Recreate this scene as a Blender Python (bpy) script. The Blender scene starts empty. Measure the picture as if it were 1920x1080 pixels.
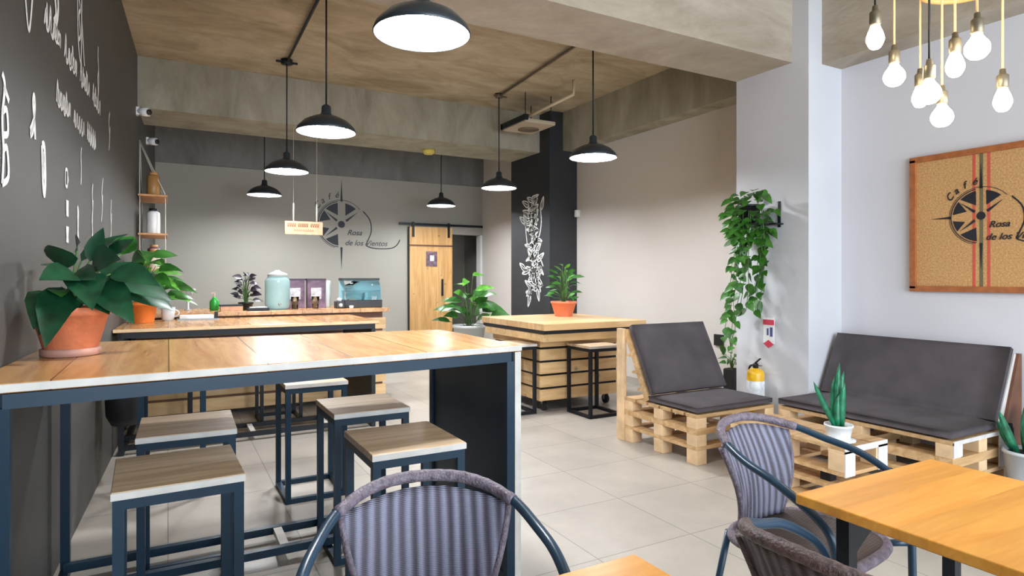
import bpy, bmesh, math, random
from mathutils import Vector, Matrix
random.seed(7)
sc = bpy.context.scene
COL = sc.collection
PI = math.pi
R = math.radians

# ------------------------------------------------------------------ camera, world, lights, exposure
cam_d = bpy.data.cameras.new('camera')
cam_d.sensor_width = 36.0
cam_d.lens = 36.0 * 1165.0 / 1920.0
cam_d.shift_y = -21.0 / 1920.0
cam_d.clip_start = 0.05
cam = bpy.data.objects.new('camera', cam_d)
cam.location = (0, 0, 1.35)
cam.rotation_euler = (PI / 2, 0, -R(28.97))
COL.objects.link(cam)
sc.camera = cam

sc.view_settings.view_transform = 'Standard'
sc.view_settings.look = 'None'
sc.view_settings.gamma = 1.0
sc.view_settings.use_curve_mapping = False
sc.view_settings.exposure = 0.70

world = bpy.data.worlds.new('sky')
sc.world = world
world.use_nodes = True
wb = world.node_tree.nodes['Background']
wb.inputs[0].default_value = (0.72, 0.86, 1.0, 1)
wb.inputs[1].default_value = 1.6

def area(name, loc, rot, sx, sy, power, color):
    l = bpy.data.lights.new(name, 'AREA')
    l.shape = 'RECTANGLE'; l.size = sx; l.size_y = sy
    l.energy = power; l.color = color
    o = bpy.data.objects.new(name, l); COL.objects.link(o)
    o.location = loc; o.rotation_euler = rot
    return o
# daylight coming in through the glazed shop front behind the camera
area('window_daylight', (2.2, -2.35, 1.65), (R(90), 0, 0), 5.0, 2.7, 200, (0.80, 0.90, 1.0))

LAMP_GLOW = 150.0
BULB_GLOW = 22.0

# ------------------------------------------------------------------ materials
MATS = {}
def newmat(name):
    m = bpy.data.materials.new(name); m.use_nodes = True
    return m, m.node_tree, m.node_tree.nodes['Principled BSDF']

def plain(name, col, rough=0.6, metal=0.0, var=0.0, scale=6.0, bump=0.0, bscale=60.0, spec=None):
    if name in MATS: return MATS[name]
    m, nt, b = newmat(name)
    b.inputs['Base Color'].default_value = (*col, 1)
    b.inputs['Roughness'].default_value = rough
    b.inputs['Metallic'].default_value = metal
    if spec is not None: b.inputs['Specular IOR Level'].default_value = spec
    tc = nt.nodes.new('ShaderNodeTexCoord')
    if var > 0:
        n = nt.nodes.new('ShaderNodeTexNoise'); n.inputs['Scale'].default_value = scale
        n.inputs['Detail'].default_value = 6
        nt.links.new(tc.outputs['Object'], n.inputs['Vector'])
        r = nt.nodes.new('ShaderNodeValToRGB')
        r.color_ramp.elements[0].position = 0.3; r.color_ramp.elements[1].position = 0.7
        r.color_ramp.elements[0].color = (*[c * (1 - var) for c in col], 1)
        r.color_ramp.elements[1].color = (*[min(1, c * (1 + var)) for c in col], 1)
        nt.links.new(n.outputs['Fac'], r.inputs['Fac'])
        nt.links.new(r.outputs['Color'], b.inputs['Base Color'])
    if bump > 0:
        n2 = nt.nodes.new('ShaderNodeTexNoise'); n2.inputs['Scale'].default_value = bscale
        nt.links.new(tc.outputs['Object'], n2.inputs['Vector'])
        bp = nt.nodes.new('ShaderNodeBump'); bp.inputs['Strength'].default_value = bump
        bp.inputs['Distance'].default_value = 0.01
        nt.links.new(n2.outputs['Fac'], bp.inputs['Height'])
        nt.links.new(bp.outputs['Normal'], b.inputs['Normal'])
    MATS[name] = m
    return m

def glow(name, col, strength):
    m, nt, b = newmat(name)
    b.inputs['Base Color'].default_value = (0.9, 0.9, 0.9, 1)
    b.inputs['Emission Color'].default_value = (*col, 1)
    b.inputs['Emission Strength'].default_value = strength
    MATS[name] = m
    return m

def wood(name, c1, c2, plank='X', pw=0.1, grain='Y', rough=0.45, seam=0.03, seamdark=0.35, gscale=5.0, vary=0.25, knots=0.0):
    """planks laid side by side along axis `plank` (width pw), grain running along axis `grain`"""
    if name in MATS: return MATS[name]
    m, nt, b = newmat(name); N = nt.nodes; L = nt.links
    tc = N.new('ShaderNodeTexCoord')
    sep = N.new('ShaderNodeSeparateXYZ'); L.new(tc.outputs['Object'], sep.inputs[0])
    d = N.new('ShaderNodeMath'); d.operation = 'DIVIDE'; d.inputs[1].default_value = pw
    L.new(sep.outputs[plank], d.inputs[0])
    fl = N.new('ShaderNodeMath'); fl.operation = 'FLOOR'; L.new(d.outputs[0], fl.inputs[0])
    fr = N.new('ShaderNodeMath'); fr.operation = 'FRACT'; L.new(d.outputs[0], fr.inputs[0])
    wn = N.new('ShaderNodeTexWhiteNoise'); wn.noise_dimensions = '1D'; L.new(fl.outputs[0], wn.inputs['W'])
    # grain
    mp = N.new('ShaderNodeMapping')
    s = {'X': [1, 1, 1], 'Y': [1, 1, 1], 'Z': [1, 1, 1]}[grain]
    s = [gscale * 2.2] * 3; s['XYZ'.index(grain)] = gscale * 0.22
    mp.inputs['Scale'].default_value = s
    L.new(tc.outputs['Object'], mp.inputs['Vector'])
    off = N.new('ShaderNodeVectorMath'); off.operation = 'MULTIPLY_ADD'
    off.inputs[1].default_value = (13, 17, 11)
    L.new(wn.outputs['Color'], off.inputs[0]); L.new(mp.outputs[0], off.inputs[2])
    n = N.new('ShaderNodeTexNoise'); n.inputs['Scale'].default_value = 1.6; n.inputs['Detail'].default_value = 8
    n.inputs['Roughness'].default_value = 0.62; n.inputs['Distortion'].default_value = 0.8
    L.new(off.outputs[0], n.inputs['Vector'])
    rp = N.new('ShaderNodeValToRGB'); rp.color_ramp.elements[0].position = 0.36; rp.color_ramp.elements[1].position = 0.62
    rp.color_ramp.elements[0].color = (*c2, 1); rp.color_ramp.elements[1].color = (*c1, 1)
    L.new(n.outputs['Fac'], rp.inputs['Fac'])
    # plank-to-plank brightness
    mr = N.new('ShaderNodeMapRange'); mr.inputs['To Min'].default_value = 1 - vary; mr.inputs['To Max'].default_value = 1 + vary * 0.4
    L.new(wn.outputs['Value'], mr.inputs['Value'])
    lt = N.new('ShaderNodeMath'); lt.operation = 'GREATER_THAN'; lt.inputs[1].default_value = seam
    L.new(fr.outputs[0], lt.inputs[0])
    sm = N.new('ShaderNodeMapRange'); sm.inputs['To Min'].default_value = seamdark; sm.inputs['To Max'].default_value = 1
    L.new(lt.outputs[0], sm.inputs['Value'])
    mu = N.new('ShaderNodeMath'); mu.operation = 'MULTIPLY'; L.new(mr.outputs[0], mu.inputs[0]); L.new(sm.outputs[0], mu.inputs[1])
    last = mu.outputs[0]
    if knots > 0:
        vo = N.new('ShaderNodeTexVoronoi'); vo.inputs['Scale'].default_value = knots
        L.new(tc.outputs['Object'], vo.inputs['Vector'])
        km = N.new('ShaderNodeMapRange'); km.inputs['From Min'].default_value = 0.03; km.inputs['From Max'].default_value = 0.13
        km.inputs['To Min'].default_value = 0.45; km.inputs['To Max'].default_value = 1
        L.new(vo.outputs['Distance'], km.inputs['Value'])
        m3 = N.new('ShaderNodeMath'); m3.operation = 'MULTIPLY'; L.new(last, m3.inputs[0]); L.new(km.outputs[0], m3.inputs[1]); last = m3.outputs[0]
    vm = N.new('ShaderNodeVectorMath'); vm.operation = 'SCALE'
    L.new(rp.outputs['Color'], vm.inputs[0]); L.new(last, vm.inputs['Scale'])
    L.new(vm.outputs[0], b.inputs['Base Color'])
    b.inputs['Roughness'].default_value = rough
    bp = N.new('ShaderNodeBump'); bp.inputs['Strength'].default_value = 0.15; bp.inputs['Distance'].default_value = 0.004
    L.new(last, bp.inputs['Height']); L.new(bp.outputs['Normal'], b.inputs['Normal'])
    MATS[name] = m
    return m

def concrete(name, c1, c2, c3, stretch=(1, 1, 1), rough=0.85, scale=1.2):
    if name in MATS: return MATS[name]
    m, nt, b = newmat(name); N = nt.nodes; L = nt.links
    tc = N.new('ShaderNodeTexCoord'); mp = N.new('ShaderNodeMapping'); mp.inputs['Scale'].default_value = stretch
    L.new(tc.outputs['Object'], mp.inputs['Vector'])
    n = N.new('ShaderNodeTexNoise'); n.inputs['Scale'].default_value = scale; n.inputs['Detail'].default_value = 10
    n.inputs['Roughness'].default_value = 0.68; n.inputs['Distortion'].default_value = 0.6
    L.new(mp.outputs[0], n.inputs['Vector'])
    r = N.new('ShaderNodeValToRGB'); e = r.color_ramp.elements
    e[0].position = 0.30; e[0].color = (*c1, 1); e[1].position = 0.72; e[1].color = (*c3, 1)
    k = e.new(0.5); k.color = (*c2, 1)
    L.new(n.outputs['Fac'], r.inputs['Fac']); L.new(r.outputs['Color'], b.inputs['Base Color'])
    b.inputs['Roughness'].default_value = rough
    n2 = N.new('ShaderNodeTexNoise'); n2.inputs['Scale'].default_value = 14; n2.inputs['Detail'].default_value = 5
    L.new(mp.outputs[0], n2.inputs['Vector'])
    bp = N.new('ShaderNodeBump'); bp.inputs['Strength'].default_value = 0.25; bp.inputs['Distance'].default_value = 0.02
    L.new(n2.outputs['Fac'], bp.inputs['Height']); L.new(bp.outputs['Normal'], b.inputs['Normal'])
    MATS[name] = m
    return m

def tiles(name):
    m, nt, b = newmat(name); N = nt.nodes; L = nt.links
    tc = N.new('ShaderNodeTexCoord')
    br = N.new('ShaderNodeTexBrick'); br.offset = 0.0; br.inputs['Scale'].default_value = 1.0
    br.inputs['Brick Width'].default_value = 0.6; br.inputs['Row Height'].default_value = 0.6
    br.inputs['Mortar Size'].default_value = 0.0035; br.inputs['Mortar Smooth'].default_value = 0.3
    br.inputs['Color1'].default_value = (0.42, 0.38, 0.33, 1); br.inputs['Color2'].default_value = (0.375, 0.34, 0.295, 1)
    br.inputs['Mortar'].default_value = (0.22, 0.195, 0.17, 1)
    L.new(tc.outputs['Object'], br.inputs['Vector'])
    n = N.new('ShaderNodeTexNoise'); n.inputs['Scale'].default_value = 1.7; n.inputs['Detail'].default_value = 8
    n.inputs['Roughness'].default_value = 0.65
    L.new(tc.outputs['Object'], n.inputs['Vector'])
    mr = N.new('ShaderNodeMapRange'); mr.inputs['From Min'].default_value = 0.3; mr.inputs['From Max'].default_value = 0.7
    mr.inputs['To Min'].default_value = 0.84; mr.inputs['To Max'].default_value = 1.12
    L.new(n.outputs['Fac'], mr.inputs['Value'])
    vm = N.new('ShaderNodeVectorMath'); vm.operation = 'SCALE'
    L.new(br.outputs['Color'], vm.inputs[0]); L.new(mr.outputs[0], vm.inputs['Scale'])
    L.new(vm.outputs[0], b.inputs['Base Color'])
    b.inputs['Roughness'].default_value = 0.38
    MATS[name] = m
    return m

def weave(name, c1, c2, sx, sz, ax='X', bx='Z'):
    m, nt, b = newmat(name); N = nt.nodes; L = nt.links
    tc = N.new('ShaderNodeTexCoord')
    def wv(axis, s):
        w = N.new('ShaderNodeTexWave'); w.wave_type = 'BANDS'; w.bands_direction = axis
        w.inputs['Scale'].default_value = s; w.inputs['Distortion'].default_value = 0.4
        w.inputs['Detail'].default_value = 1.0
        L.new(tc.outputs['Object'], w.inputs['Vector']); return w.outputs['Fac']
    a, c = wv(ax, sx), wv(bx, sz)
    mu = N.new('ShaderNodeMath'); mu.operation = 'MULTIPLY'; L.new(a, mu.inputs[0]); mu.inputs[1].default_value = 0.7
    ad = N.new('ShaderNodeMath'); ad.operation = 'MULTIPLY_ADD'; L.new(c, ad.inputs[0]); ad.inputs[1].default_value = 0.22; L.new(mu.outputs[0], ad.inputs[2])
    r = N.new('ShaderNodeValToRGB'); r.color_ramp.elements[0].color = (*c2, 1); r.color_ramp.elements[1].color = (*c1, 1)
    r.color_ramp.elements[0].position = 0.15; r.color_ramp.elements[1].position = 0.8
    L.new(ad.outputs[0], r.inputs['Fac']); L.new(r.outputs['Color'], b.inputs['Base Color'])
    bp = N.new('ShaderNodeBump'); bp.inputs['Strength'].default_value = 0.7; bp.inputs['Distance'].default_value = 0.006
    L.new(ad.outputs[0], bp.inputs['Height']); L.new(bp.outputs['Normal'], b.inputs['Normal'])
    b.inputs['Roughness'].default_value = 0.5
    MATS[name] = m
    return m

def burlap(name):
    m, nt, b = newmat(name); N = nt.nodes; L = nt.links
    tc = N.new('ShaderNodeTexCoord'); sep = N.new('ShaderNodeSeparateXYZ'); L.new(tc.outputs['Object'], sep.inputs[0])
    n = N.new('ShaderNodeTexNoise'); n.inputs['Scale'].default_value = 90; n.inputs['Detail'].default_value = 3
    L.new(tc.outputs['Object'], n.inputs['Vector'])
    r = N.new('ShaderNodeValToRGB'); r.color_ramp.elements[0].color = (0.44, 0.23, 0.085, 1); r.color_ramp.elements[1].color = (0.68, 0.40, 0.17, 1)
    r.color_ramp.elements[0].position = 0.3; r.color_ramp.elements[1].position = 0.7
    L.new(n.outputs['Fac'], r.inputs['Fac'])
    last = r.outputs['Color']
    def stripe(y0, w, col):
        nonlocal last
        s = N.new('ShaderNodeMath'); s.operation = 'SUBTRACT'; L.new(sep.outputs['Y'], s.inputs[0]); s.inputs[1].default_value = y0
        a = N.new('ShaderNodeMath'); a.operation = 'ABSOLUTE'; L.new(s.outputs[0], a.inputs[0])
        c = N.new('ShaderNodeMath'); c.operation = 'LESS_THAN'; L.new(a.outputs[0], c.inputs[0]); c.inputs[1].default_value = w
        k = N.new('ShaderNodeMath'); k.operation = 'MULTIPLY'; L.new(c.outputs[0], k.inputs[0]); k.inputs[1].default_value = 0.85
        mx = N.new('ShaderNodeMix'); mx.data_type = 'RGBA'
        L.new(k.outputs[0], mx.inputs['Factor']); L.new(last, mx.inputs[6]); mx.inputs[7].default_value = (*col, 1)
        last = mx.outputs[2]
    stripe(0.0, 0.012, (0.09, 0.10, 0.06)); stripe(0.045, 0.010, (0.60, 0.06, 0.05)); stripe(-0.045, 0.010, (0.60, 0.06, 0.05))
    L.new(last, b.inputs['Base Color']); b.inputs['Roughness'].default_value = 0.95
    MATS[name] = m
    return m

STEEL = plain('navy_steel', (0.006, 0.024, 0.046), 0.42, 0.0, 0.15, 4, spec=0.3)
BLACK = plain('black_steel', (0.008, 0.010, 0.014), 0.45, spec=0.3)
BLACKP = plain('black_plastic', (0.015, 0.015, 0.017), 0.4)
TOP = wood('table_top_planks', (0.64, 0.35, 0.14), (0.44, 0.20, 0.065), 'X', 0.30, 'Y', 0.24, 0.016, 0.3, 4, 0.16, 2.6)
SEATW = wood('stool_seat_pine', (0.70, 0.54, 0.37), (0.50, 0.35, 0.21), 'Y', 0.14, 'X', 0.40, 0.02, 0.5, 6, 0.12, 4.5)
EDGEW = plain('pale_wood_edge', (0.56, 0.53, 0.49), 0.5, 0, 0.12, 12)
PALLET = wood('pallet_pine', (0.70, 0.46, 0.24), (0.50, 0.29, 0.12), 'Z', 0.31, 'X', 0.6, 0.0, 1, 5, 0.2, 5)
PALLETB = plain('pallet_block_wood', (0.72, 0.50, 0.29), 0.7, 0, 0.18, 9)
PALLETD = plain('dark_stained_pallet_wood', (0.13, 0.05, 0.025), 0.6, 0, 0.25, 7)
CRATE = wood('crate_boards', (0.80, 0.55, 0.29), (0.64, 0.39, 0.16), 'Z', 0.5, 'X', 0.5, 0.0, 1, 4, 0.15, 4)
CRATEY = wood('crate_boards_side', (0.74, 0.50, 0.26), (0.56, 0.33, 0.13), 'Z', 0.5, 'Y', 0.5, 0.0, 1, 4, 0.15, 4)
CTOP = wood('crate_top_planks', (0.74, 0.50, 0.26), (0.60, 0.36, 0.16), 'Y', 0.14, 'X', 0.36, 0.03, 0.55, 4, 0.15, 4)
ORANGE = wood('orange_butcher_block', (0.86, 0.40, 0.07), (0.72, 0.29, 0.04), 'Y', 0.07, 'X', 0.32, 0.0, 1, 5, 0.14)
DOORW = wood('door_pine', (0.74, 0.45, 0.19), (0.56, 0.30, 0.10), 'X', 0.135, 'Z', 0.45, 0.02, 0.6, 4, 0.15, 5)
TERRA = plain('terracotta', (0.56, 0.17, 0.075), 0.75, 0, 0.15, 14, 0.2, 60)
TERRA2 = plain('orange_terracotta', (0.75, 0.19, 0.03), 0.6, 0, 0.1, 12)
SAUCER = plain('dusty_terracotta', (0.50, 0.26, 0.20), 0.6, 0, 0.15, 14)
SOIL = plain('soil', (0.03, 0.018, 0.01), 0.95, 0, 0.4, 40, 0.6, 60)
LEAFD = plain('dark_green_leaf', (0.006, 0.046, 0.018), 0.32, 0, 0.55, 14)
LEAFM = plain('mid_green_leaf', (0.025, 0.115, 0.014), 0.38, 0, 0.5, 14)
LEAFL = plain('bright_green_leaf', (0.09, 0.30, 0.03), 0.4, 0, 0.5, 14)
LEAFS = plain('snake_plant_leaf', (0.012, 0.15, 0.07), 0.35, 0, 0.5, 18)
LEAFP = plain('purple_black_leaf', (0.02, 0.012, 0.02), 0.4, 0, 0.4, 20)
STEM = plain('green_stem', (0.06, 0.14, 0.03), 0.6)
WHITEC = plain('white_ceramic', (0.78, 0.80, 0.82), 0.3)
WHITEP = plain('white_plastic', (0.8, 0.8, 0.8), 0.4)
CUSH = plain('charcoal_cushion_fabric', (0.070, 0.058, 0.064), 0.9, 0, 0.22, 5, 0.4, 220)
CHROME = plain('chrome', (0.6, 0.6, 0.62), 0.2, 1)
BRASS = plain('aged_brass', (0.20, 0.17, 0.12), 0.4, 0.6)
CORDT = plain('jute_cord', (0.72, 0.46, 0.22), 0.85)
CHALK = plain('white_chalk', (0.80, 0.80, 0.78), 0.95, 0, 0.2, 30)
WEAVEB = weave('grey_wicker_weave', (0.25, 0.25, 0.34), (0.07, 0.06, 0.085), 10, 75, 'X', 'Z')
WEAVES = weave('brown_wicker_seat', (0.15, 0.11, 0.10), (0.035, 0.02, 0.018), 26, 26, 'X', 'Y')
WEAVEC = weave('brown_wicker_back', (0.15, 0.11, 0.12), (0.035, 0.022, 0.022), 10, 75, 'X', 'Z')
WRAP = plain('brown_wicker_wrap', (0.10, 0.065, 0.065), 0.5, 0, 0.5, 60, 0.5, 150)
WRAPG = plain('grey_wicker_wrap', (0.15, 0.12, 0.15), 0.5, 0, 0.4, 60, 0.5, 150)
TUBE = plain('slate_blue_tube', (0.018, 0.046, 0.080), 0.30, 0.0, 0.1, 5)
SHADE = plain('dark_lamp_shade', (0.035, 0.045, 0.055), 0.3, 0.3)
SHADEIN = plain('white_shade_lining', (0.85, 0.86, 0.87), 0.5)
DIFF = glow('lamp_diffuser', (0.93, 0.96, 1.0), LAMP_GLOW)
BULB = glow('warm_bulb_glass', (1.0, 0.86, 0.62), BULB_GLOW)
GLASS, _nt, _b = newmat('clear_glass')
_b.inputs['Transmission Weight'].default_value = 1; _b.inputs['Roughness'].default_value = 0.03; _b.inputs['IOR'].default_value = 1.2
_b.inputs['Base Color'].default_value = (0.85, 0.95, 0.97, 1)
GLASSB, _nt, _b = newmat('aqua_glass')
_b.inputs['Transmission Weight'].default_value = 0.6; _b.inputs['Roughness'].default_value = 0.1; _b.inputs['IOR'].default_value = 1.3
_b.inputs['Base Color'].default_value = (0.62, 0.88, 0.90, 1)
SCREEN = glow('aqua_lit_case', (0.35, 0.75, 0.85), 0.25)
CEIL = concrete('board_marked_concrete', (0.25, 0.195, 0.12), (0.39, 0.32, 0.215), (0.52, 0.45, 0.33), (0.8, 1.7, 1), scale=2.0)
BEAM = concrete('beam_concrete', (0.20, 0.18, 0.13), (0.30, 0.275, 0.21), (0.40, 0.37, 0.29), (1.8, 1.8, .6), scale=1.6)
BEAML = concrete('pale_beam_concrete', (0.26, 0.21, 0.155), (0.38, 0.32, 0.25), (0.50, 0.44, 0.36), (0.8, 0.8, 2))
WL_M = plain('chalkboard_paint', (0.062, 0.060, 0.056), 0.55, 0, 0.14, 0.9)
WB_M = plain('warm_grey_paint', (0.36, 0.34, 0.295), 0.7, 0, 0.05, 0.8)
WR_M = plain('greige_plaster', (0.60, 0.56, 0.52), 0.75, 0, 0.04, 0.8)
WN_M = plain('white_plaster', (0.68, 0.67, 0.71), 0.7, 0, 0.03, 0.8)
PIL_M = plain('pillar_plaster', (0.62, 0.62, 0.65), 0.7, 0, 0.05, 1.5)
COLB = plain('black_column_paint', (0.020, 0.022, 0.026), 0.6, 0, 0.1, 2)
FLOOR = tiles('floor_tiles')

# ------------------------------------------------------------------ mesh helpers
class MB:
    def __init__(self): self.v = []; self.f = []; self.smooth = []
    def add(self, vs, fs, sm=False, mat=None):
        n = len(self.v)
        for p in vs:
            p = Vector(p)
            if mat is not None: p = mat @ p
            self.v.append(tuple(p))
        for f in fs: self.f.append([i + n for i in f]); self.smooth.append(sm)
        return self
    def box(self, x0, x1, y0, y1, z0, z1, mat=None):
        vs = [(x0, y0, z0), (x1, y0, z0), (x1, y1, z0), (x0, y1, z0), (x0, y0, z1), (x1, y0, z1), (x1, y1, z1), (x0, y1, z1)]
        return self.add(vs, [(3, 2, 1, 0), (4, 5, 6, 7), (0, 1, 5, 4), (1, 2, 6, 5), (2, 3, 7, 6), (3, 0, 4, 7)], False, mat)
    def prism(self, pts, z0, z1):
        n = len(pts)
        vs = [(p[0], p[1], z0) for p in pts] + [(p[0], p[1], z1) for p in pts]
        fs = [list(range(n))[::-1], list(range(n, 2 * n))] + [(i, (i + 1) % n, n + (i + 1) % n, n + i) for i in range(n)]
        return self.add(vs, fs)
    def poly_extrude(self, pts3, d):
        n = len(pts3); d = Vector(d)
        vs = [tuple(p) for p in pts3] + [tuple(Vector(p) + d) for p in pts3]
        fs = [list(range(n))[::-1], list(range(n, 2 * n))] + [(i, (i + 1) % n, n + (i + 1) % n, n + i) for i in range(n)]
        return self.add(vs, fs)
    def sqbar(self, a, b, w, d=None):
        """square bar from a to b"""
        a, b = Vector(a), Vector(b); d = d or w
        t = (b - a).normalized(); up = Vector((0, 0, 1)) if abs(t.z) < 0.9 else Vector((0, 1, 0))
        s = t.cross(up).normalized(); u = s.cross(t)
        vs = []
        for p in (a, b):
            for i, j in ((-1, -1), (1, -1), (1, 1), (-1, 1)): vs.append(tuple(p + s * (i * w / 2) + u * (j * d / 2)))
        return self.add(vs, [(3, 2, 1, 0), (4, 5, 6, 7), (0, 1, 5, 4), (1, 2, 6, 5), (2, 3, 7, 6), (3, 0, 4, 7)])
    def tube(self, pts, r, seg=8, closed=False, sm=True):
        P = [Vector(p) for p in pts]; n = len(P); rr = r if isinstance(r, (list, tuple)) else [r] * n
        vs = []; prev = None
        for i, p in enumerate(P):
            if closed: t = (P[(i + 1) % n] - P[i - 1])
            else: t = P[min(i + 1, n - 1)] - P[max(i - 1, 0)]
            t = t.normalized() if t.length > 1e-9 else Vector((0, 0, 1))
            if prev is None:
                up = Vector((0, 0, 1)) if abs(t.z) < 0.9 else Vector((1, 0, 0))
                s = t.cross(up).normalized()
            else:
                s = (prev - t * prev.dot(t)).normalized()
            prev = s; u = t.cross(s)
            for k in range(seg):
                a = 2 * PI * k / seg
                vs.append(tuple(p + (s * math.cos(a) + u * math.sin(a)) * rr[i]))
        fs = []
        m = n if closed else n - 1
        for i in range(m):
            for k in range(seg):
                j = (i + 1) % n
                fs.append((i * seg + k, i * seg + (k + 1) % seg, j * seg + (k + 1) % seg, j * seg + k))
        if not closed:
            fs.append(list(range(seg))[::-1]); fs.append([(n - 1) * seg + k for k in range(seg)])
        return self.add(vs, fs, sm)
    def lathe(self, prof, seg=24, c=(0, 0, 0), caps=True, sm=True):
        vs = []; n = len(prof)
        for r, z in prof:
            for k in range(seg):
                a = 2 * PI * k / seg; vs.append((c[0] + r * math.cos(a), c[1] + r * math.sin(a), c[2] + z))
        fs = [(i * seg + k, i * seg + (k + 1) % seg, (i + 1) * seg + (k + 1) % seg, (i + 1) * seg + k) for i in range(n - 1) for k in range(seg)]
        if caps:
            fs.append(list(range(seg))[::-1]); fs.append([(n - 1) * seg + k for k in range(seg)])
        return self.add(vs, fs, sm)
    def leaf(self, base, d, up, L, W, droop=0.25, fold=0.12, shape=None):
        base = Vector(base); d = Vector(d).normalized(); up = Vector(up)
        s = d.cross(up)
        if s.length < 1e-4: s = Vector((1, 0, 0))
        s.normalize(); u = s.cross(d).normalized()
        shape = shape or [(0, 0.04), (0.12, 0.62), (0.32, 0.98), (0.55, 0.88), (0.78, 0.5), (0.93, 0.18), (1, 0.0)]
        vs = []
        for t, w in shape:
            c = base + d * (L * t) - Vector((0, 0, 1)) * (droop * L * t * t)
            vs += [tuple(c - s * (w * W / 2) + u * (fold * w * W)), tuple(c), tuple(c + s * (w * W / 2) + u * (fold * w * W))]
        fs = []
        for i in range(len(shape) - 1):
            a = i * 3; fs += [(a, a + 1, a + 4, a + 3), (a + 1, a + 2, a + 5, a + 4)]
        return self.add(vs, fs, True)
    def build(self, name, mat, parent=None, loc=None, bevel=0.0, seg=2, solid=0.0):
        me = bpy.data.meshes.new(name)
        me.from_pydata(self.v, [], self.f)
        me.polygons.foreach_set('use_smooth', self.smooth)
        me.materials.append(mat); me.update()
        o = bpy.data.objects.new(name, me); COL.objects.link(o)
        if parent is not None: o.parent = parent
        if loc is not None: o.location = loc
        if bevel > 0:
            b = o.modifiers.new('bevel', 'BEVEL'); b.width = bevel; b.segments = seg; b.limit_method = 'ANGLE'
        if solid > 0:
            b = o.modifiers.new('solid', 'SOLIDIFY'); b.thickness = solid
        return o

def thing(name, label, cat, loc=(0, 0, 0), rz=0.0, group=None):
    o = bpy.data.objects.new(name, None); COL.objects.link(o)
    o.empty_display_size = 0.1
    o.location = loc; o.rotation_euler = (0, 0, rz)
    o['label'] = label; o['category'] = cat
    if group: o['group'] = group
    return o
def tag(o, label, cat, group=None, kind=None):
    o['label'] = label; o['category'] = cat
    if group: o['group'] = group
    if kind: o['kind'] = kind
    return o
def struct(o, label=None):
    o['kind'] = 'structure'
    if label: o['label'] = label
    return o
def copy_tree(o, parent=None):
    c = o.copy(); COL.objects.link(c)
    if parent is not None: c.parent = parent
    for ch in list(o.children): copy_tree(ch, c)
    return c
def place(o, loc, rz, label, group=None):
    o.location = loc; o.rotation_euler = (0, 0, rz); o['label'] = label
    if group: o['group'] = group
    return o

def text_mesh(name, body, size, mat, parent, M, shear=0.0, thick=0.0015, align='LEFT'):
    cu = bpy.data.curves.new(name, 'FONT'); cu.body = body; cu.size = size; cu.shear = shear; cu.extrude = thick
    cu.align_x = align; cu.offset = size * 0.012
    t = bpy.data.objects.new(name + '_tmp', cu); COL.objects.link(t)
    dg = bpy.context.evaluated_depsgraph_get()
    me = bpy.data.meshes.new_from_object(t.evaluated_get(dg))
    bpy.data.objects.remove(t)
    me.transform(M); me.materials.clear(); me.materials.append(mat)
    o = bpy.data.objects.new(name, me); COL.objects.link(o); o.parent = parent
    return o

# ------------------------------------------------------------------ the setting
def wlx(y): return -0.44 + 0.0416 * (y - 3.77)
YB = 10.4           # back wall
ZC = 3.67           # ceiling
ZB = 3.13           # underside of the beams
struct(MB().box(-1.2, 6.2, -2.6, 12.2, -0.12, 0).build('floor', FLOOR))
struct(MB().box(-1.2, 6.2, -2.6, 12.2, ZC, ZC + 0.15).build('ceiling', CEIL))
wall_left = struct(MB().prism([(wlx(-2.5), -2.5), (wlx(12), 12), (wlx(12) - 0.2, 12), (wlx(-2.5) - 0.2, -2.5)], 0, ZC).build('wall_left', WL_M), 'black chalkboard wall with white chalk drawings')
# back wall with the door opening
OX0, OX1, OZ = 4.50, 5.11, 2.12
wb_ = MB().box(-0.25, OX0, YB, YB + 0.15, 0, ZC).box(OX0, OX1, YB, YB + 0.15, OZ, ZC).box(OX1, 6.2, YB, YB + 0.15, 0, ZC)
wall_back = struct(wb_.build('wall_back', WB_M))
struct(MB().box(3.8, 5.6, 11.9, 12.05, 0, ZC).box(5.45, 5.6, YB + .15, 11.9, 0, ZC).box(3.8, 3.95, YB + .15, 11.9, 0, ZC).build('wall_corridor', WB_M))
struct(MB().box(5.12, 5.27, 3.97, YB + .02, 0, ZC).build('wall_right', WR_M))
struct(MB().box(4.97, 5.12, -2.5, 3.25, 0, ZC).build('wall_near', WN_M))
# white corner pillar
struct(MB().box(4.54, 5.27, 3.24, 3.97, 0, ZC).build('wall_pillar', PIL_M))
# front wall with shop window behind the camera
fw = MB().box(-0.9, 5.2, -2.6, -2.45, 0, 0.25).box(-0.9, 5.2, -2.6, -2.45, 3.05, ZC).box(-0.9, -0.3, -2.6, -2.45, 0.25, 3.05).box(4.75, 5.2, -2.6, -2.45, 0.25, 3.05)
struct(fw.build('wall_front', WN_M))
wf = MB()
for x in (-0.3, 0.95, 2.2, 3.45, 4.7): wf.box(x, x + 0.05, -2.56, -2.50, 0.25, 3.05)
wf.box(-0.3, 4.75, -2.56, -2.50, 0.25, 0.30).box(-0.3, 4.75, -2.56, -2.50, 3.0, 3.05).box(-0.3, 4.75, -2.56, -2.50, 2.3, 2.34)
struct(wf.build('window_1', BLACK))
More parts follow.
